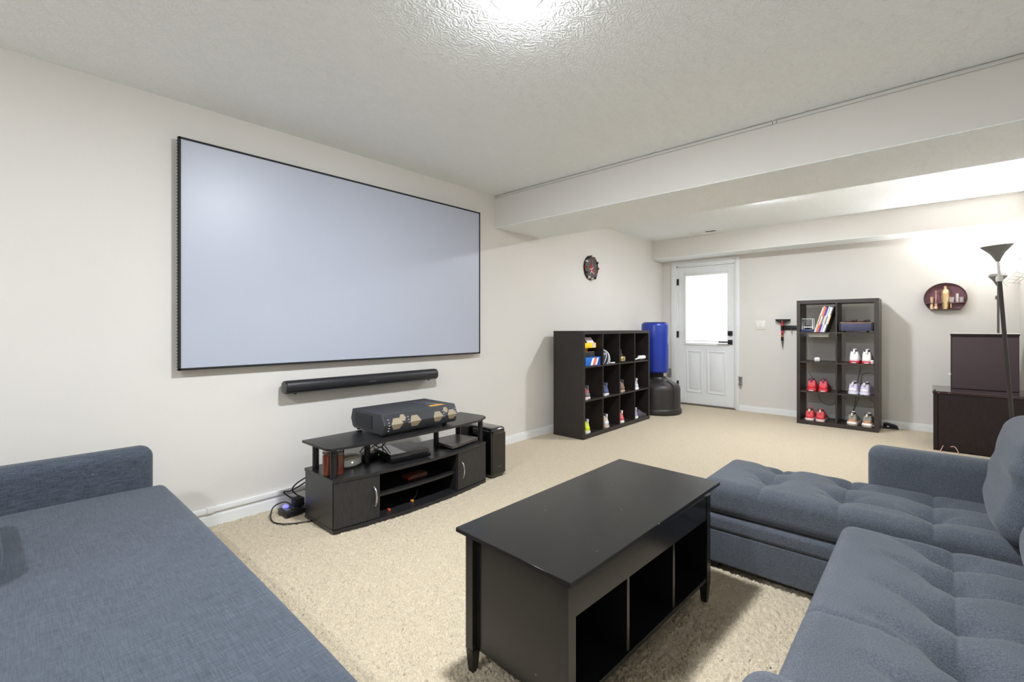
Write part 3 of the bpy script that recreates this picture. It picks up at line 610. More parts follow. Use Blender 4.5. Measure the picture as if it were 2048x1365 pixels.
obj('lid_flap', prism(bmesh.new(), [(cx1 - .06, zt + .245), (cx1 - .055, zt + .245), (cx1 - .1, zt + .302), (cx1 - .105, zt + .302)], 'y', cellY[0] + .13, cellY[0] + .26), mat('flap_white', (226, 216, 226), .5), t)
for k in range(3): obj('packet', BX(cx1 - .17 + k * .03, cx1 - .15 + k * .03, cellY[0] + .06 + k * .012, cellY[0] + .15 + k * .01, zt + .24, zt + .285 - k * .008, .002), mat('packet_%d' % k, ((120, 104, 170), (92, 92, 96), (150, 140, 190))[k], .5), t)
t = thing('helmet', 'navy rounded helmet with white curved stripes in second top cubby', 'helmet', (cx1 - .102, cellY[1] + .105, zt))
pr_ = [(.09, 0), (.098, .03), (.098, .07), (.085, .115), (.06, .145), (.03, .158), (0, .161)]
obj('shell', LT(pr_, n=28), mat('navy_shell', (34, 40, 62), .35), t, local=True)
for k in range(4):
    a0 = -1.2 + k * .5; pts = [((r_ + .002) * math.cos(a0 + z_ * 4.), (r_ + .002) * math.sin(a0 + z_ * 4.), z_) for r_, z_ in pr_[:6]]; obj('white_stripe', TB(pts, .0045, 5), M_wplast, t, local=True)
obj('cable_end', TB([(.09, .03, .012), (.1, .05, .006), (.08, .09, .004)], .004, 5), M_blk, t, local=True)
t = recenter(tag(obj('white_stylus', TB([(cx1 - .06, cellY[1] + .15, zt + .007), (cx1 - .02, cellY[1] + .27, zt + .007)], lambda s: .006 + .002 * s, 8, False), M_wplast), 'thin white stick lying on shelf beside the striped helmet', 'stick'), (cx1 - .04, cellY[1] + .2, zt))
t = thing('trophy_shoe', 'black high top sneaker with shiny gold heel in third top cubby', 'shoe', (cx1 - .015, cellY[2] + .1, zt + .001), (0, 0, R(90)), G)
obj('upper', rbox(-.045, .045, .02, .2, .02, .12, .035, (4, 5, 4)), M_blkm, t, local=True, sharp=70); obj('gold_heel', rbox(-.05, .05, -.01, .06, .0, .075, .03, (4, 4, 4)), mat('gold_foil', (206, 186, 132), .25, metal=.9), t, local=True, sharp=70)
obj('collar', rbox(-.038, .03, .03, .12, .1, .155, .02, (3, 3, 3)), M_blkm, t, local=True, sharp=70)
t = thing('massager', 'white paddle shaped handheld device in farthest top cubby', 'device', (cx1 - .04, cellY[3] + .2, zt))
obj('head', rbox(cx1 - .07, cx1 - .015, cellY[3] + .16, cellY[3] + .325, zt + .008, zt + .058, .024, (4, 6, 3)), M_wplast, t, sharp=70)
obj('handle', TB([(cx1 - .04, cellY[3] + .2, zt + .035), (cx1 - .04, cellY[3] + .12, zt + .022), (cx1 - .04, cellY[3] + .01, zt + .01)], lambda s: .014 - .008 * s, 8), M_wplast, t)

# ------------------------------------------------------------------ punching bag
t = thing('punching_bag', 'free standing blue punching bag on black base beside the door', 'punching bag', (.345, 6.03, 0))
obj('base', LT([(0, 0), (.3, 0), (.308, .012), (.308, .06), (.298, .075), (.292, .08), (.292, .33), (.282, .37), (.255, .4), (.19, .43), (.13, .455), (.11, .475), (.105, .49), (0, .49)], n=48), mat('black_base_plastic', (44, 39, 38), .45, bump=.03, bscale=300), t, local=True, sharp=40)
bm = bmesh.new(); 
for a in (R(-100), R(-20)):
    P = [(r_ * math.cos(a), r_ * math.sin(a), z_) for r_, z_ in ((.29, .09), (.294, .3), (.283, .37), (.25, .405), (.16, .445))]; tube(bm, P, .012, 6)
obj('base_rib', bm, MATS['black_base_plastic'], t, local=True)
obj('neck', LT([(.1, .48), (.1, .56)], n=28, cx=-.03, cy=0), M_blkm, t, local=True)
bag = LT([(0, .545), (.155, .545), (.172, .555), (.18, .58), (.181, .8), (.182, 1.0), (.181, 1.19), (.174, 1.218), (.158, 1.232), (0, 1.236)], n=16, cx=-.045, cy=0)
obj('bag', bag, mat('blue_vinyl', (26, 52, 150), .32, spec=.5, bump=.05, bscale=30), t, local=True, sharp=50)
obj('top_cap', LT([(.15, 0), (.15, .004), (0, .006)], cx=-.045, cy=0, n=24, z0=1.234), M_blkm, t, local=True)

# ------------------------------------------------------------------ tall shelf (2 x 4)
TSx0, TSx1, ty0, ty1, tz = 1.915, 2.7, 6.475, 6.862, 1.492; TO = .042; TI = .016
TL = thing('tall_shelf', 'tall dark brown eight cubby open shelf against the back wall', 'shelf', (2.307, 6.67, 0))
obj('side_panel', BX(TSx0, TSx0 + TO * .85, ty0, ty1, 0, tz, .0015, 1), M_shelf, TL); obj('side_panel', BX(TSx1 - TO, TSx1, ty0, ty1, 0, tz, .0015, 1), M_shelf, TL)
obj('top_panel', BX(TSx0 + TO * .85, TSx1 - TO, ty0, ty1, tz - TO, tz, .0015, 1), M_shelf, TL); obj('base_panel', BX(TSx0 + TO * .85, TSx1 - TO, ty0, ty1, 0, TO, .0015, 1), M_shelf, TL)
xm = 2.312; obj('divider', BX(xm - TI / 2, xm + TI / 2, ty0 + .002, ty1, TO, tz - TO, .001, 1), M_shelf, TL)
tch = (tz - 2 * TO - 3 * TI) / 4; tZ = [TO + k * (tch + TI) for k in range(4)]
for k in (1, 2, 3):
    obj('shelf', BX(TSx0 + TO * .85, xm - TI / 2, ty0 + .003, ty1, tZ[k] - TI, tZ[k], .001, 1), M_shelf, TL); obj('shelf', BX(xm + TI / 2, TSx1 - TO, ty0 + .003, ty1, tZ[k] - TI, tZ[k], .001, 1), M_shelf, TL)
G = 'sneakers on the tall shelf'
def pair(xa, k, y, base, d, sole, upper, accent, hi, rot=(0, 0), **kw):
    a = sneaker('sneaker', 'left shoe of ' + base, (xa, y, tZ[k] + .001), R(rot[0]), sole, upper, accent, hi, group=G, **kw)
    dup(a, (xa + d, y - .004, tZ[k] + .001), (0, 0, R(rot[1])), 'right shoe of ' + base)
pair(2.475, 2, 6.5, 'white pair with red soles on tall shelf', .115, (190, 42, 60), (238, 234, 236), (238, 236, 236), .155, heel=(240, 238, 240))
pair(2.06, 1, 6.5, 'bright red high pair above the other red pair', .118, (200, 60, 66), (206, 40, 56), (230, 226, 230), .15, tab=(120, 60, 90), heel=(214, 44, 56))
pair(2.46, 1, 6.51, 'white and lavender pair on tall shelf', .105, (226, 220, 236), (196, 186, 214), (236, 234, 240), .14, rot=(-8, -14), heel=(230, 228, 238))
pair(2.04, 0, 6.5, 'red low pair in bottom left cubby of tall shelf', .11, (220, 200, 204), (206, 36, 54), (240, 220, 190), .14, heel=(214, 60, 70))
pair(2.455, 0, 6.5, 'gold and white pair in bottom right cubby of tall shelf', .135, (236, 226, 222), (128, 122, 114), (236, 232, 226), .145, rot=(-4, -10), tab=(226, 220, 208), heel=(188, 134, 92), sh=.045)
t = thing('game_controller', 'black controller with white marks behind the gold pair', 'controller', (2.66, 6.62, tZ[0]))
obj('body', rbox(2.58, 2.655, 6.52, 6.64, tZ[0], tZ[0] + .045, .02, (4, 4, 3)), M_blkm, t, sharp=70); obj('white_mark', BX(2.62, 2.654, 6.517, 6.523, tZ[0] + .015, tZ[0] + .02), M_wplast, t); obj('white_mark', BX(2.62, 2.654, 6.517, 6.523, tZ[0] + .027, tZ[0] + .032), M_wplast, t)
# row 3 left: leaning records; cradle
zr = tZ[3]; cl_ = [(232, 226, 216), (226, 222, 210), (214, 74, 60), (236, 150, 60), (118, 60, 160), (52, 70, 150), (226, 214, 222), (214, 224, 232), (234, 232, 228), (62, 52, 58), (170, 150, 140), (56, 40, 40)]
th_ = [.009, .009, .009, .008, .012, .009, .012, .014, .012, .012, .008, .014]; xx = 2.088; lean = R(16.5)
words = ['cream', 'ivory', 'red orange', 'orange', 'purple', 'blue', 'pale pink', 'pale blue', 'white', 'charcoal', 'taupe', 'dark brown']
for k, (c_, w_) in enumerate(zip(cl_[:10], th_)):
    h_ = .312 + .006 * ((k * 7) % 4)
    bm = BX(0, w_, 0, .3, 0, h_ * .98, .0008, 1)
    o = obj('record_sleeve', bm, mat('sleeve_%d' % k, c_, .5, var=.15, vscale=25)); o.location = (xx, ty0 + .03 + .004 * ((k * 5) % 3), zr + .001); o.rotation_euler = (0, lean, 0)
    tag(o, words[k] + ' spined record sleeve leaning on the tall shelf top left', 'record', 'leaning record sleeves'); xx += w_ / math.cos(lean) + .0006; o2 = o
    bm = BX(w_ * .15, w_ * .85, -.0008, .0004, h_ * .3, h_ * .62); tt = obj('spine_print', bm, mat('spine_%d' % (k % 3), ((240, 200, 120), (120, 130, 180), (230, 230, 230))[k % 3], .5), o, local=True)
t = thing('newtons_cradle', 'silver framed swinging ball cradle on navy base on tall shelf', 'cradle', (2.04, 6.56, zr))
obj('base', BX(1.955, 2.082, 6.5, 6.63, zr, zr + .034, .002), mat('navy_base', (44, 52, 84), .4), t)
for yy in (6.515, 6.615): obj('frame', TB([(1.966, yy, zr + .034), (1.966, yy, zr + .16), (2.074, yy, zr + .16), (2.074, yy, zr + .034)], .0045, 6, False), M_wplast, t)
for k in range(5):
    b_ = obj('ball', LT([(0.0102 * math.sin(PI * i / 8), -0.0102 * math.cos(PI * i / 8)) for i in range(9)], n=14, cx=1.978 + k * .0205, cy=6.565, z0=zr + .058), mat('ball_white', (238, 232, 234), .25), t)
    bm = TB([(1.978 + k * .0205, 6.565, zr + .07), (1.978 + k * .0205, 6.515, zr + .16)], .0007, 4, False); tube(bm, [(1.978 + k * .0205, 6.565, zr + .07), (1.978 + k * .0205, 6.615, zr + .16)], .0007, 4, False); obj('string', bm, M_wplast, b_)
t = thing('record_player', 'navy suitcase record player with wooden top on tall shelf', 'record player', (2.49, 6.62, zr))
obj('case', BX(2.345, 2.635, 6.5, 6.78, zr + .014, zr + .105, .006), mat('navy_leatherette', (64, 64, 90), .6, bump=.1, bscale=300), t)
for xa in (2.333, 2.632): obj('corner_guard', BX(xa, xa + .02, 6.495, 6.785, zr + .012, zr + .107, .003), M_blkm, t)
obj('deck', BX(2.345, 2.64, 6.5, 6.78, zr + .105, zr + .115, .002), mat('deck_wood', (150, 116, 88), .45, var=.2, vscale=10), t)
obj('platter', LT([(.115, 0), (.118, .006), (.115, .012), (0, .013)], cx=2.5, cy=6.65, n=32, z0=zr + .115), M_blkm, t)
obj('tone_arm', TB([(2.6, 6.72, zr + .135), (2.6, 6.6, zr + .14), (2.56, 6.54, zr + .132)], .005, 6), mat('dark_arm', (54, 44, 38), .4), t)
for xa in (2.385, 2.6): obj('foot', LT([(.012, 0), (.014, .016)], cx=xa, cy=6.53, n=12, z0=zr), M_blkm, t)
t = recenter(tag(obj('fur_brush', rbox(2.44, 2.5, 6.52, 6.6, zr + .128, zr + .15, .01, (4, 4, 3)), mat('brown_brush', (84, 66, 54), .9, bump=.5, bscale=120)), 'small brown brush lying on the record player', 'brush'), (2.47, 6.56, zr + .12))
t = thing('under_shelf_tray', 'white flat tray fixed beneath the upper left shelf', 'tray', (2.12, 6.65, tZ[3] - TI))
obj('tray', prism(bmesh.new(), [(2.02, tZ[3] - TI - .001), (2.24, tZ[3] - TI - .001), (2.215, tZ[3] - TI - .026), (2.04, tZ[3] - TI - .026)], 'y', 6.57, 6.78), M_wplast, t)
obj('lip', BX(2.03, 2.225, 6.565, 6.585, tZ[3] - TI - .042, tZ[3] - TI - .025, .002), M_wplast, t)
t = thing('cube_speaker', 'small white rounded cube on second shelf of tall shelf', 'speaker', (2.115, 6.53, tZ[2]))
obj('body', rbox(2.09, 2.147, 6.5, 6.557, tZ[2] + .001, tZ[2] + .052, .016, (4, 4, 4)), M_wplast, t, sharp=70); obj('face_ring', LT([(.014, 0), (.016, .001), (.014, .002)], n=20), mat('ring_grey', (205, 205, 202), .5), t, local=True).matrix_local = Matrix.Translation((.003, -.0305, .027)) @ Matrix.Rotation(PI / 2, 4, 'X')
t = thing('sensor_puck', 'small white round sensor at right edge of tall shelf', 'sensor', (2.645, 6.5, tZ[2]))
obj('body', rbox(2.626, 2.655, 6.488, 6.515, tZ[2] + .001, tZ[2] + .046, .012, (3, 3, 3)), M_wplast, t, sharp=70); obj('lens', LT([(.006, 0), (.004, .002), (0, .0025)], n=14), M_grey, t, local=True).matrix_local = Matrix.Translation((-.005, -.0125, .025)) @ Matrix.Rotation(PI / 2, 4, 'X')
# cords behind the tall shelf
for pts, lb in (([(2.06, 6.885, .36), (2.1, 6.9, .24), (2.2, 6.9, .2), (2.32, 6.89, .3), (2.36, 6.885, .28)], 'thin grey cord drooping behind lower left cubby of tall shelf'),
                ([(2.5, 6.89, .7), (2.47, 6.9, .5), (2.46, 6.9, .36), (2.44, 6.9, .2), (2.42, 6.9, .1)], 'thin grey cord hanging behind lower right cubbies of tall shelf'),
                ([(2.68, 6.89, .56), (2.6, 6.9, .62), (2.52, 6.9, .6), (2.5, 6.9, .5), (2.49, 6.9, .34), (2.42, 6.9, .14)], 'thin black cord curling behind the lavender pair'),
                ([(2.55, 6.9, .36), (2.6, 6.9, .3), (2.68, 6.9, .24)], 'thin black cord sloping right behind the gold pair'),
                ([(1.97, 6.89, .6), (2.02, 6.9, .5), (2.05, 6.9, .42)], 'thin black cord behind the bright red pair')):
    tag(obj('loose_cable', TB(pts, .0028, 5), mat('grey_cord', (104, 102, 98), .6)), lb, 'cord')
t = thing('slipper', 'black slipper lying on carpet right of the tall shelf', 'shoe', (2.745, 6.85, 0), (0, 0, R(-84)))
obj('upper', rbox(-.042, .042, -.03, .1, .012, .066, .03, (5, 8, 4), lambda P: np.column_stack([P[:, 0], P[:, 1], P[:, 2] * (1 - .35 * np.clip((P[:, 1] + .02) / .12, 0, 1))])), M_blkm, t, local=True, sharp=70)
obj('sole', rbox(-.046, .046, -.04, .106, .0, .018, .008, (4, 6, 2)), M_blk, t, local=True, sharp=70); obj('white_badge', BX(.04, .046, .0, .022, .022, .034, .002), M_wplast, t, local=True)
# tool rail + squeegee
t = thing('tool_rail', 'black magnetic tool rail on back wall left of tall shelf', 'tool rail', (1.78, YB, 1.11))
obj('rail', BX(1.655, 1.98, YB - .022, YB, 1.135, 1.192, .003), M_blk, t)
for xx in (1.7, 1.78, 1.87): obj('hook', TB([(xx, YB - .024, 1.15), (xx, YB - .03, 1.11), (xx, YB - .04, 1.095), (xx, YB - .05, 1.105)], .003, 6), M_steel, t)
t = thing('squeegee', 'black squeegee with red and black handle hanging on tool rail', 'squeegee', (1.672, YB - .03, .97))
obj('head', prism(bmesh.new(), [(1.59, 1.275), (1.765, 1.275), (1.76, 1.25), (1.7, 1.222), (1.655, 1.222), (1.6, 1.25)], 'y', YB - .05, YB - .025), M_blkm, t)
mred = mat('handle_red', (206, 48, 62), .45)
for z0_, z1_, r_, m_ in ((1.19, 1.255, .014, mred), (1.125, 1.19, .018, M_blk), (1.085, 1.125, .014, mred), (1.068, 1.085, .011, M_blk), (1.04, 1.068, .015, mat('handle_orange', (190, 104, 60), .5)), (.99, 1.04, .016, M_blk)):
    obj('handle', LT([(r_, z0_), (r_, z1_)], cx=1.672, cy=YB - .038, n=14), m_, t)
obj('tip', LT([(.004, .9), (.007, .93), (.008, .98), (.015, .992)], cx=1.675, cy=YB - .038, n=12), M_grey, t)

# ------------------------------------------------------------------ round bar shelf on back wall
t = thing('wall_bar_shelf', 'round topped brown wall shelf holding barware above dark cabinets', 'shelf', (3.238, YB, 1.349))
RX, RZ, zc_ = .174, .168, 1.483; zb_ = 1.362
def ell(s=1, n=40):
    P = []
    a0 = math.asin((zb_ - zc_) / RZ)
    for i in range(n + 1):
        a = a0 + (PI - 2 * a0) * i / n; P.append((3.238 + RX * s * math.cos(a), zc_ + RZ * s * math.sin(a)))
    return P
obj('back_panel', prism(bmesh.new(), ell(.99), 'y', YB - .01, YB), mat('plum_back', (150, 104, 116), .5, var=.12, vscale=20), t)
P0, P1 = ell(1), ell(.955); bm = bmesh.new()
for i in range(len(P0) - 1): prism(bm, [P0[i], P0[i + 1], P1[i + 1], P1[i]], 'y', YB - .08, YB)
obj('rim', bm, mat('rim_wood', (72, 50, 40), .45), t)
obj('base_board', BX(3.238 - .122, 3.238 + .122, YB - .08, YB, zb_ - .006, zb_ + .003), MATS['rim_wood'], t)
obj('shelf_board', BX(3.238 - .158, 3.238 + .158, YB - .078, YB - .01, 1.43, 1.438), mat('shelf_plum', (120, 84, 86), .45), t)
mc = mat('champagne_metal', (226, 190, 160), .35, metal=.5); mg = mat('gold_shaker', (236, 206, 156), .3, metal=.6); zs = 1.438; ys = YB - .055
mgl = mat('clear_glassware', (226, 220, 220), .05, alpha=.34)
t = thing('jigger', 'copper jigger at left end of round bar shelf', 'jigger', (3.13, ys, 1.366)); obj('upper_cup', LT([(.013, .0), (.016, .03), (.0155, .045), (.017, .064)], n=18, z0=.072), mc, t, local=True); obj('lower_cup', LT([(.018, .0), (.017, .03), (.012, .055), (.013, .072)], n=18), mc, t, local=True)
t = thing('muddler', 'slim spiral stemmed bar tool left of the gold shaker', 'bar tool', (3.165, ys, 1.37)); obj('foot', LT([(.017, 0), (.017, .02), (.011, .03), (.016, .056), (.016, .066)], n=16), mc, t, local=True); bm = bmesh.new()
for k in range(8): lathe(bm, [(.003, .066 + k * .012), (.006, .072 + k * .012), (.003, .078 + k * .012)], n=10)
obj('twisted_stem', bm, mc, t, local=True); obj('finial', LT([(.003, .16), (.007, .18), (.011, .2)], n=10), mc, t, local=True)
t = thing('cocktail_shaker', 'gold cocktail shaker in centre of round bar shelf', 'shaker', (3.24, ys, 1.366)); obj('cup', LT([(0, 0), (.022, 0), (.032, .12), (.033, .17), (.033, .175)], n=24), mg, t, local=True); obj('shoulder', LT([(.033, .175), (.03, .2), (.02, .215), (.014, .218)], n=24, cap=False), mg, t, local=True); obj('cap', LT([(.014, .216), (.014, .245), (.009, .252), (0, .253)], n=18), mg, t, local=True)
for xx, hh, rr, lb in ((3.29, .055, .021, 'short clear glass right of the gold shaker'), (3.332, .092, .012, 'tall narrow clear shot glass on round bar shelf'), (3.366, .055, .02, 'short clear glass at right end of round bar shelf')):
    g = obj('glass', LT([(0, 0), (rr * .9, 0), (rr, hh), (rr - .002, hh), (rr * .85, .006), (0, .006)], n=20, cap=False), mgl); g.location = (xx, ys - (.02 if hh > .06 else 0), zs); tag(g, lb, 'glass', 'glasses on the round bar shelf')
t = thing('bottle_opener', 'small gold stopper hanging below shelf board of round shelf', 'stopper', (3.285, ys, 1.39)); obj('stem', LT([(.006, 0), (.007, .02), (.005, .038)], n=12), mg, t, local=True); obj('knob', LT([(0, -.012), (.009, -.008), (.01, 0), (.006, .003)], n=12), mg, t, local=True)

# ------------------------------------------------------------------ dark cabinets in far right corner
t = thing('low_cabinet', 'wide dark brown cabinet on floor in far right corner', 'cabinet', (3.46, 6.24, 0))
obj('body', BX(3.142, 3.775, 5.945, 6.52, 0, .538, .002, 1), M_espresso, t); obj('top_board', BX(3.136, 3.778, 5.93, 6.525, .538, .562, .002, 1), M_esptop, t)
obj('face_stile', BX(3.142, 3.172, 5.935, 5.946, .01, .535, .001, 1), M_espresso, t); d = obj('door', BX(3.178, 3.77, 5.932, 5.946, .012, .534, .001, 1), M_espresso, t)
obj('hinge_plate', BX(3.18, 3.2, 5.95, 5.98, .562, .566), M_steel, t); obj('hinge_plate', BX(3.145, 3.16, 5.97, 6.0, .562, .568), M_blkm, t); obj('screw', BX(3.176, 3.184, 5.928, 5.932, .542, .55), mat('copper_screw', (190, 110, 80), .4), t); obj('screw', BX(3.246, 3.254, 5.928, 5.932, .546, .554), MATS['copper_screw'], t)
t = thing('stacked_cabinet', 'square dark brown cabinet stacked on top of the low cabinet', 'cabinet', (3.5, 6.42, .562))
obj('body', BX(3.273, 3.73, 6.308, 6.515, .562, 1.09, .002, 1), M_espresso, t); obj('top_board', BX(3.27, 3.733, 6.3, 6.518, 1.085, 1.103, .001, 1), M_espresso, t); obj('top_reflection', BX(3.268, 3.735, 6.298, 6.518, 1.103, 1.109), mat('painted_reflection', (226, 220, 212), .4), t); obj('front_panel', BX(3.278, 3.726, 6.303, 6.309, .566, 1.07, .001, 1), mat('panel_plum', (66, 52, 56), .5), t)  # thin pale layer paints the wall's grazing reflection onto the cabinet top
obj('latch', BX(3.252, 3.273, 6.33, 6.35, .69, .71, .003), M_wplast, t)
for p in (([(3.19, 5.9, .006), (3.2, 5.9, .03), (3.21, 5.9, .06)]), ([(3.26, 5.9, .055), (3.285, 5.9, .06), (3.305, 5.9, .03), (3.315, 5.9, .0)])):
    tag(obj('loose_cable', TB(p, .004, 5), mat('pale_cord', (200, 160, 150), .6)), 'short pale cord end in front of the low cabinet' if p[0][0] < 3.2 else 'curled pale cord end right of the short one', 'cord')

# ------------------------------------------------------------------ floor lamps
def torchiere(label, base, top, rim, pole_m, upper_m, lit):
    bx_, by_, _ = base; tx, ty, tz_ = top; t = thing('floor_lamp', label, 'lamp', base)
    obj('base', LT([(.0, 0), (.125, 0), (.125, .014), (.1, .022), (.02, .03), (0, .03)], n=32), M_blkm, t, local=True)
    d = Vector(top) - Vector(base); s = .86
    obj('pole', TB([(0, 0, .02), tuple(d * s)], .0125 if rim > .07 else .009, 12, False), pole_m, t, local=True)
    obj('upper_pole', TB([tuple(d * s), tuple(d)], .009 if rim > .07 else .007, 12, False), upper_m, t, local=True)
    obj('joint', LT([(.018, -.02), (.022, 0), (.018, .02)], n=16), upper_m, t, local=True).location = d * s
    q = d.normalized().to_track_quat('Z', 'Y').to_matrix().to_4x4()
    sh = LT([(.012, -.12), (.02, -.1), (.04, -.06), (.07, -.025), (rim, .0), (rim - .004, .0), (.066, -.026), (.036, -.062), (.016, -.098), (.0, -.1)], n=36, cap=False); sh.transform(Matrix.Translation(d) @ q); obj('shade', sh, mat('lamp_shade_grey', (110, 110, 106), .5), t, local=True)
    if lit:
        b = LT([(.024 * math.sin(PI * i / 8), -.024 * math.cos(PI * i / 8)) for i in range(9)], n=16); b.transform(Matrix.Translation(d + Vector((0, 0, -.035)))); obj('bulb', b, mat('lit_bulb_%d' % lit, (250, 250, 250), .5, emit=lit), t, local=True)
    return t
torchiere('leaning lit black floor lamp with grey cone shade before dark cabinets', (3.6, 5.05, 0), (3.49, 5.0, 1.78), .092, mat('pole_dark', (46, 40, 37), .4), mat('pole_pale', (200, 198, 194), .4), LIGHT_TORCH * .38)
torchiere('lit floor lamp with upturned shade in far corner behind stacked cabinet', (3.63, 6.72, 0), (3.622, 6.7, 1.705), .06, mat('pole_grey', (92, 86, 82), .4), MATS['pole_grey'], LIGHT_TORCH)
# wire rack on right wall
t = thing('wire_rack', 'thin wire rack fixed to right wall beside the floor lamps', 'rack', (3.7, 5.6, 1.75))
mwire = mat('thin_wire', (176, 174, 170), .35, metal=.7)
obj('rail', TB([(3.787, 5.6, 1.757), (3.71, 5.6, 1.738), (3.582, 5.6, 1.705), (3.501, 5.6, 1.687), (3.492, 5.6, 1.675), (3.507, 5.6, 1.662), (3.587, 5.6, 1.68), (3.71, 5.6, 1.709), (3.787, 5.6, 1.728)], .0028, 5), mwire, t)
obj('copper_sleeve', TB([(3.787, 5.6, 1.757), (3.66, 5.6, 1.726)], .0045, 6, False), mat('orange_sleeve', (222, 128, 66), .5), t)
obj('basket_wire', TB([(3.539, 5.6, 1.6), (3.587, 5.6, 1.546), (3.644, 5.6, 1.621), (3.694, 5.6, 1.6), (3.787, 5.6, 1.58)], .0026, 5, False), mwire, t)
for a, b in (((3.587, 1.542), (3.671, 1.524)), ((3.604, 1.57), (3.655, 1.558)), ((3.624, 1.593), (3.694, 1.572)), ((3.644, 1.621), (3.7, 1.715)), ((3.624, 1.531), (3.683, 1.597)), ((3.547, 1.582), (3.593, 1.508)), ((3.655, 1.533), (3.694, 1.572))):
    obj('basket_wire', TB([(a[0], 5.6, a[1]), (b[0], 5.6, b[1])], .0022, 5, False), mwire, t)

# ------------------------------------------------------------------ left sofa (under the camera's left)
t = thing('sofa', 'flat blue grey linen sofa bed against left wall, low side arm', 'sofa', (1.35, .05, 0))
def sag(P):
    P = P.copy(); top = P[:, 2] > .36
    P[:, 2] += np.where(top, .006 * np.sin(P[:, 0] * 3.1) * np.sin((P[:, 1] + .4) * 3.2) - .004 * np.exp(-((P[:, 0] - 1.3) / .5) ** 2), 0)
    P[:, 1] += np.where(P[:, 1] > .3, .012 * np.sin((P[:, 0] - .43) / 1.95 * PI), 0); return P
obj('seat_cushion', rbox(.425, 2.42, -.42, .503, .24, .424, .034, (60, 28, 6), sag), M_fabL, t, sharp=75)
obj('seat_base', BX(.43, 2.4, -.45, .47, .07, .26, .01), M_fabL, t)
obj('side_arm', rbox(.305, .424, -.5, .462, .06, .605, .05, (4, 20, 10)), M_fabL, t, sharp=75)
obj('back', rbox(.3, 2.42, -.62, -.42, .1, .5, .05, (20, 4, 8)), M_fabL, t, sharp=75)
for xx in (.36, 2.33):
    for yy in (-.5, .4): obj('leg', LT([(.018, 0), (.024, .075)], cx=xx, cy=yy, n=12), M_blkm, t)
c = obj('bolster', rbox(-.26, .26, -.092, .092, -.068, .068, .06, (10, 5, 6)), M_fabL, None, sharp=80); tag(c, 'rounded grey cushion lying at back of the left sofa', 'cushion'); c.location = (.92, -.112, .493); c.rotation_euler = (0, 0, R(2))

# ------------------------------------------------------------------ sectional sofa on the right
t = thing('sectional_sofa', 'button tufted grey sectional sofa with chaise on the right', 'sofa', (3.3, 1.8, 0))
def tuft(btns, segs, folds, ztop, d=.062, wb=.052):
    """btns: button centres; segs: (x0,y0,x1,y1,depth,width) seams; folds: soft wrinkles running off the buttons"""
    def sd(x, y, q):
        dx, dy = q[2] - q[0], q[3] - q[1]; L2 = dx * dx + dy * dy; u = np.clip(((x - q[0]) * dx + (y - q[1]) * dy) / L2, 0, 1)
        return np.hypot(x - q[0] - u * dx, y - q[1] - u * dy), u
    def f(P):
        P = P.copy(); x, y, z = P[:, 0], P[:, 1], P[:, 2]; up = np.clip((z - (ztop - .15)) / .11, 0, 1); dz = np.zeros(len(P))
        for bx_, by_ in btns:
            r2 = (x - bx_) ** 2 + (y - by_) ** 2; dz = np.maximum(dz, d * (.62 * np.exp(-r2 / wb ** 2) + .38 * np.exp(-r2 / .024 ** 2)))
        add = np.zeros(len(P))
        for q in segs:
            t_, u = sd(x, y, q); add = np.maximum(add, q[4] * (.75 * np.exp(-(t_ / q[5]) ** 2)) + .005 * np.exp(-(t_ / .005) ** 2))
        for q in folds:
            t_, u = sd(x, y, q); add = np.maximum(add, q[4] * np.exp(-(t_ / q[5]) ** 2) * (1 - u))
        P[:, 2] = z - (dz + add * (1 - .5 * dz / d)) * up; return P
    return f
bc = [(cx_, cy_) for cx_, dy_ in ((2.55, .03), (2.845, 0), (3.135, -.02)) for cy_ in (2.475 + dy_, 2.68 + dy_)]
sg = []; fd = []
for (x_, y_) in bc[::2]: sg += [(x_, 2.27, x_, y_, .011, .022), (x_, y_, x_, y_ + .205, .006, .02), (x_, y_ + .205, x_, 2.82, .008, .02)]
for j in (0, 1): sg += [(*bc[2 + j], *bc[4 + j], .016, .032), (*bc[4 + j], 3.55, bc[4 + j][1] - .01, .016, .032)]
for (x_, y_) in bc: fd += [(x_, y_, x_ - .14, y_ + .075, .024, .024), (x_, y_, x_ + .09, y_ + .08, .016, .022), (x_, y_, x_ - .1, y_ - .06, .014, .022)]
obj('chaise_cushion', rbox(2.285, 3.5, 2.292, 2.79, .262, .427, .05, (200, 84, 6), tuft(bc, sg, fd, .427)), M_fabR, t, sharp=80)
obj('chaise_rail', rbox(2.29, 3.6, 2.292, 2.79, .19, .262, .02, (6, 4, 3)), M_fabR, t, sharp=75)
obj('chaise_base', rbox(2.3, 3.62, 2.298, 2.785, .03, .192, .012, (6, 4, 3)), M_fabR, t, sharp=75)
obj('far_arm', rbox(2.9, 3.72, 2.79, 2.915, .05, .592, .05, (16, 4, 10)), M_fabR, t, sharp=80)
ms = [(3.178, y_) for y_ in (2.07, 1.885, 1.66, 1.455, 1.24, 1.03)]; sg = [(3.17, .9, 3.182, 2.2, .007, .022)]; fd = []
for (x_, y_) in ms: sg.append((x_, y_, 3.62, y_ - .015, .018, .032)); fd += [(x_, y_, x_ - .19, y_ + .085, .034, .024), (x_, y_, x_ - .12, y_ + .02, .02, .035)]
sg += [(3.178, 1.455, 3.05, 1.475, .014, .022), (3.05, 1.475, 2.86, 1.455, .006, .016)]
obj('seat_cushion', rbox(2.872, 3.6, .905, 2.185, .25, .414, .045, (120, 210, 6), tuft(ms, sg, fd, .414, .072, .056)), M_fabR, t, sharp=80)
obj('seat_base', rbox(2.885, 3.6, .9, 2.29, .03, .26, .012, (6, 8, 3)), M_fabR, t, sharp=75)
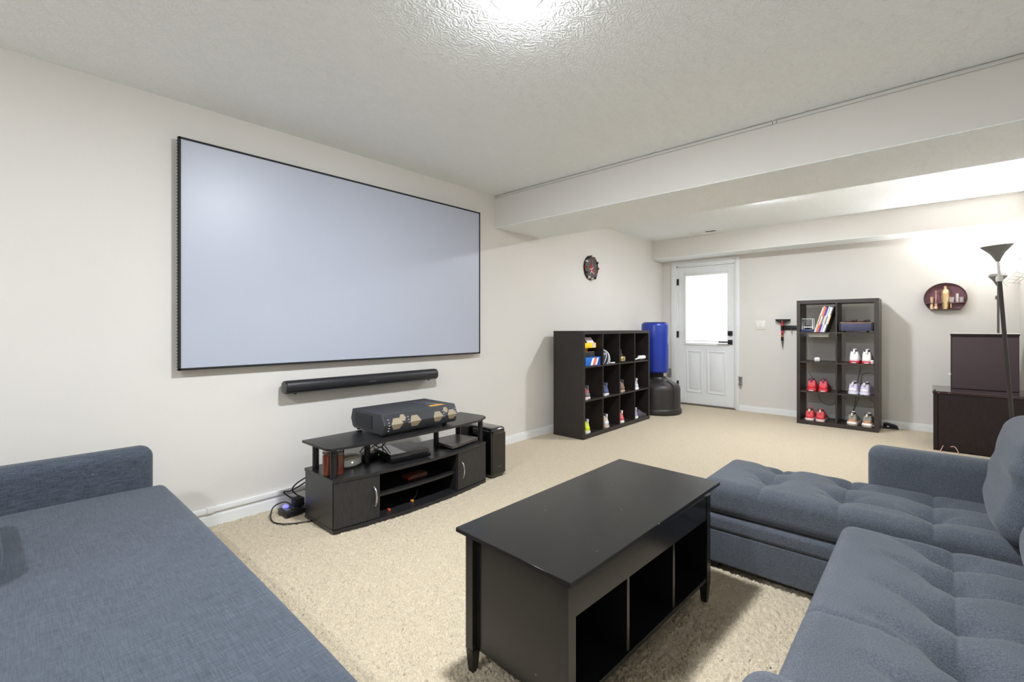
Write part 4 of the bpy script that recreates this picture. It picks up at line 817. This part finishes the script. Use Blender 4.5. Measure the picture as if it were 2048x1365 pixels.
obj('near_arm', rbox(2.885, 3.72, .775, .895, .05, .588, .05, (16, 4, 10)), M_fabR, t, sharp=80)
obj('back_frame', rbox(3.6, 3.76, .775, 2.915, .05, .72, .04, (4, 20, 8)), M_fabR, t, sharp=80)
for xx, yy in ((2.93, .83), (2.93, 2.85), (3.68, .83), (3.68, 2.85), (2.34, 2.35), (2.34, 2.74)): obj('leg', BX(xx - .025, xx + .025, yy - .025, yy + .025, 0, .055), M_blkm, t)
def back_cushion(y0, y1, label, dx=0):
    hy = (y1 - y0) / 2
    def f(P):
        P = P.copy(); yy, zz = P[:, 1] / hy, P[:, 2] / .2
        bulge = (1 - np.clip(np.abs(yy), 0, 1) ** 2.6) * (1 - np.clip(np.abs(zz), 0, 1) ** 2.6)
        P[:, 0] *= (.8 + .26 * np.clip(bulge, 0, 1) ** .5)
        wr = np.array([noise.noise(Vector((p[0] * 3, p[1] * 1.6, p[2] * 15 + y0))) for p in P]); P[:, 0] += .016 * wr * (P[:, 0] < .03)
        return P
    o = obj('back_cushion', rbox(-.125, .125, -hy, hy, -.19, .19, .06, (8, 44, 48), f), M_fabR, None, sharp=85)
    o.location = (3.435 + dx, (y0 + y1) / 2, .612); o.rotation_euler = (0, R(12), 0); tag(o, label, 'cushion', 'back cushions of the sectional'); return o
back_cushion(2.2, 2.82, 'plump grey back cushion in the chaise corner of sectional'); back_cushion(1.5, 2.13, 'plump grey back cushion nearer the camera at right edge', .035); 

# ------------------------------------------------------------------ coffee table
CT = thing('coffee_table', 'black lift top coffee table with open cubbies in room centre', 'coffee table', (1.911, 1.043, 0), (0, 0, R(-2.2)))
Lt, Wt = 1.061, .499
bm = BX(0, Wt, 0, Lt, .4565, .472, .0015, 1)
for v in bm.verts: v.co.z += .022 * v.co.y / Lt
obj('top', bm, M_table, CT, local=True)
LX0, LX1, LY0, LY1 = .044, .483, .008, .997; lw = .036
def leg(x, y):
    bm = BX(x, x + lw, y, y + lw, .075, .452, .001, 1); x2, y2 = x + lw, y + lw; i = .007
    A = [(x + .001, y + .001, .073), (x2 - .001, y + .001, .073), (x2 - .001, y2 - .001, .073), (x + .001, y2 - .001, .073)]; B = [(x + i, y + i, -.004), (x2 - i, y + i, -.004), (x2 - i, y2 - i, -.004), (x + i, y2 - i, -.004)]
    va = [bm.verts.new(p) for p in A]; vb = [bm.verts.new(p) for p in B]; bm.faces.new(va); bm.faces.new(vb[::-1])
    for k in range(4): bm.faces.new((va[k], va[(k + 1) % 4], vb[(k + 1) % 4], vb[k]))
    return bm
for x in (LX0, LX1 - lw):
    for y in (LY0, LY1 - lw): obj('leg', leg(x, y), M_table, CT, local=True)
obj('end_panel', BX(LX0 + .01, LX1 - lw + .002, LY0 + .02, LY0 + .034, .075, .45), M_table, CT, local=True); obj('end_panel', BX(LX0 + .01, LX1 - lw + .002, LY1 - .034, LY1 - .02, .075, .45), M_table, CT, local=True)
obj('end_stile', BX(LX1 - lw - .012, LX1 - lw, LY0 + .004, LY0 + .02, .075, .45), M_table, CT, local=True)
obj('apron', BX(LX1 - .018, LX1 - .003, LY0 + lw, LY1 - lw, .352, .452, .001, 1), M_table, CT, local=True); obj('back_panel', BX(LX0 + .004, LX0 + .016, LY0 + lw, LY1 - lw, .075, .452), M_table, CT, local=True)
obj('bottom_shelf', BX(LX0 + .01, LX1 - .003, LY0 + .03, LY1 - .03, .09, .106, .001, 1), M_table, CT, local=True); obj('compartment_floor', BX(LX0 + .01, LX1 - .02, LY0 + .03, LY1 - .03, .35, .358), M_blkm, CT, local=True)
for k in (1, 2): yy = LY0 + (LY1 - LY0) * k / 3; obj('divider', BX(LX0 + .016, LX1 - .008, yy - .008, yy + .008, .106, .352, .001, 1), M_table, CT, local=True)
obj('lift_bracket', BX(LX1 - .012, LX1 - .004, LY1 - lw - .002, LY1 - .006, .4525, .4575), M_wplast, CT, local=True)
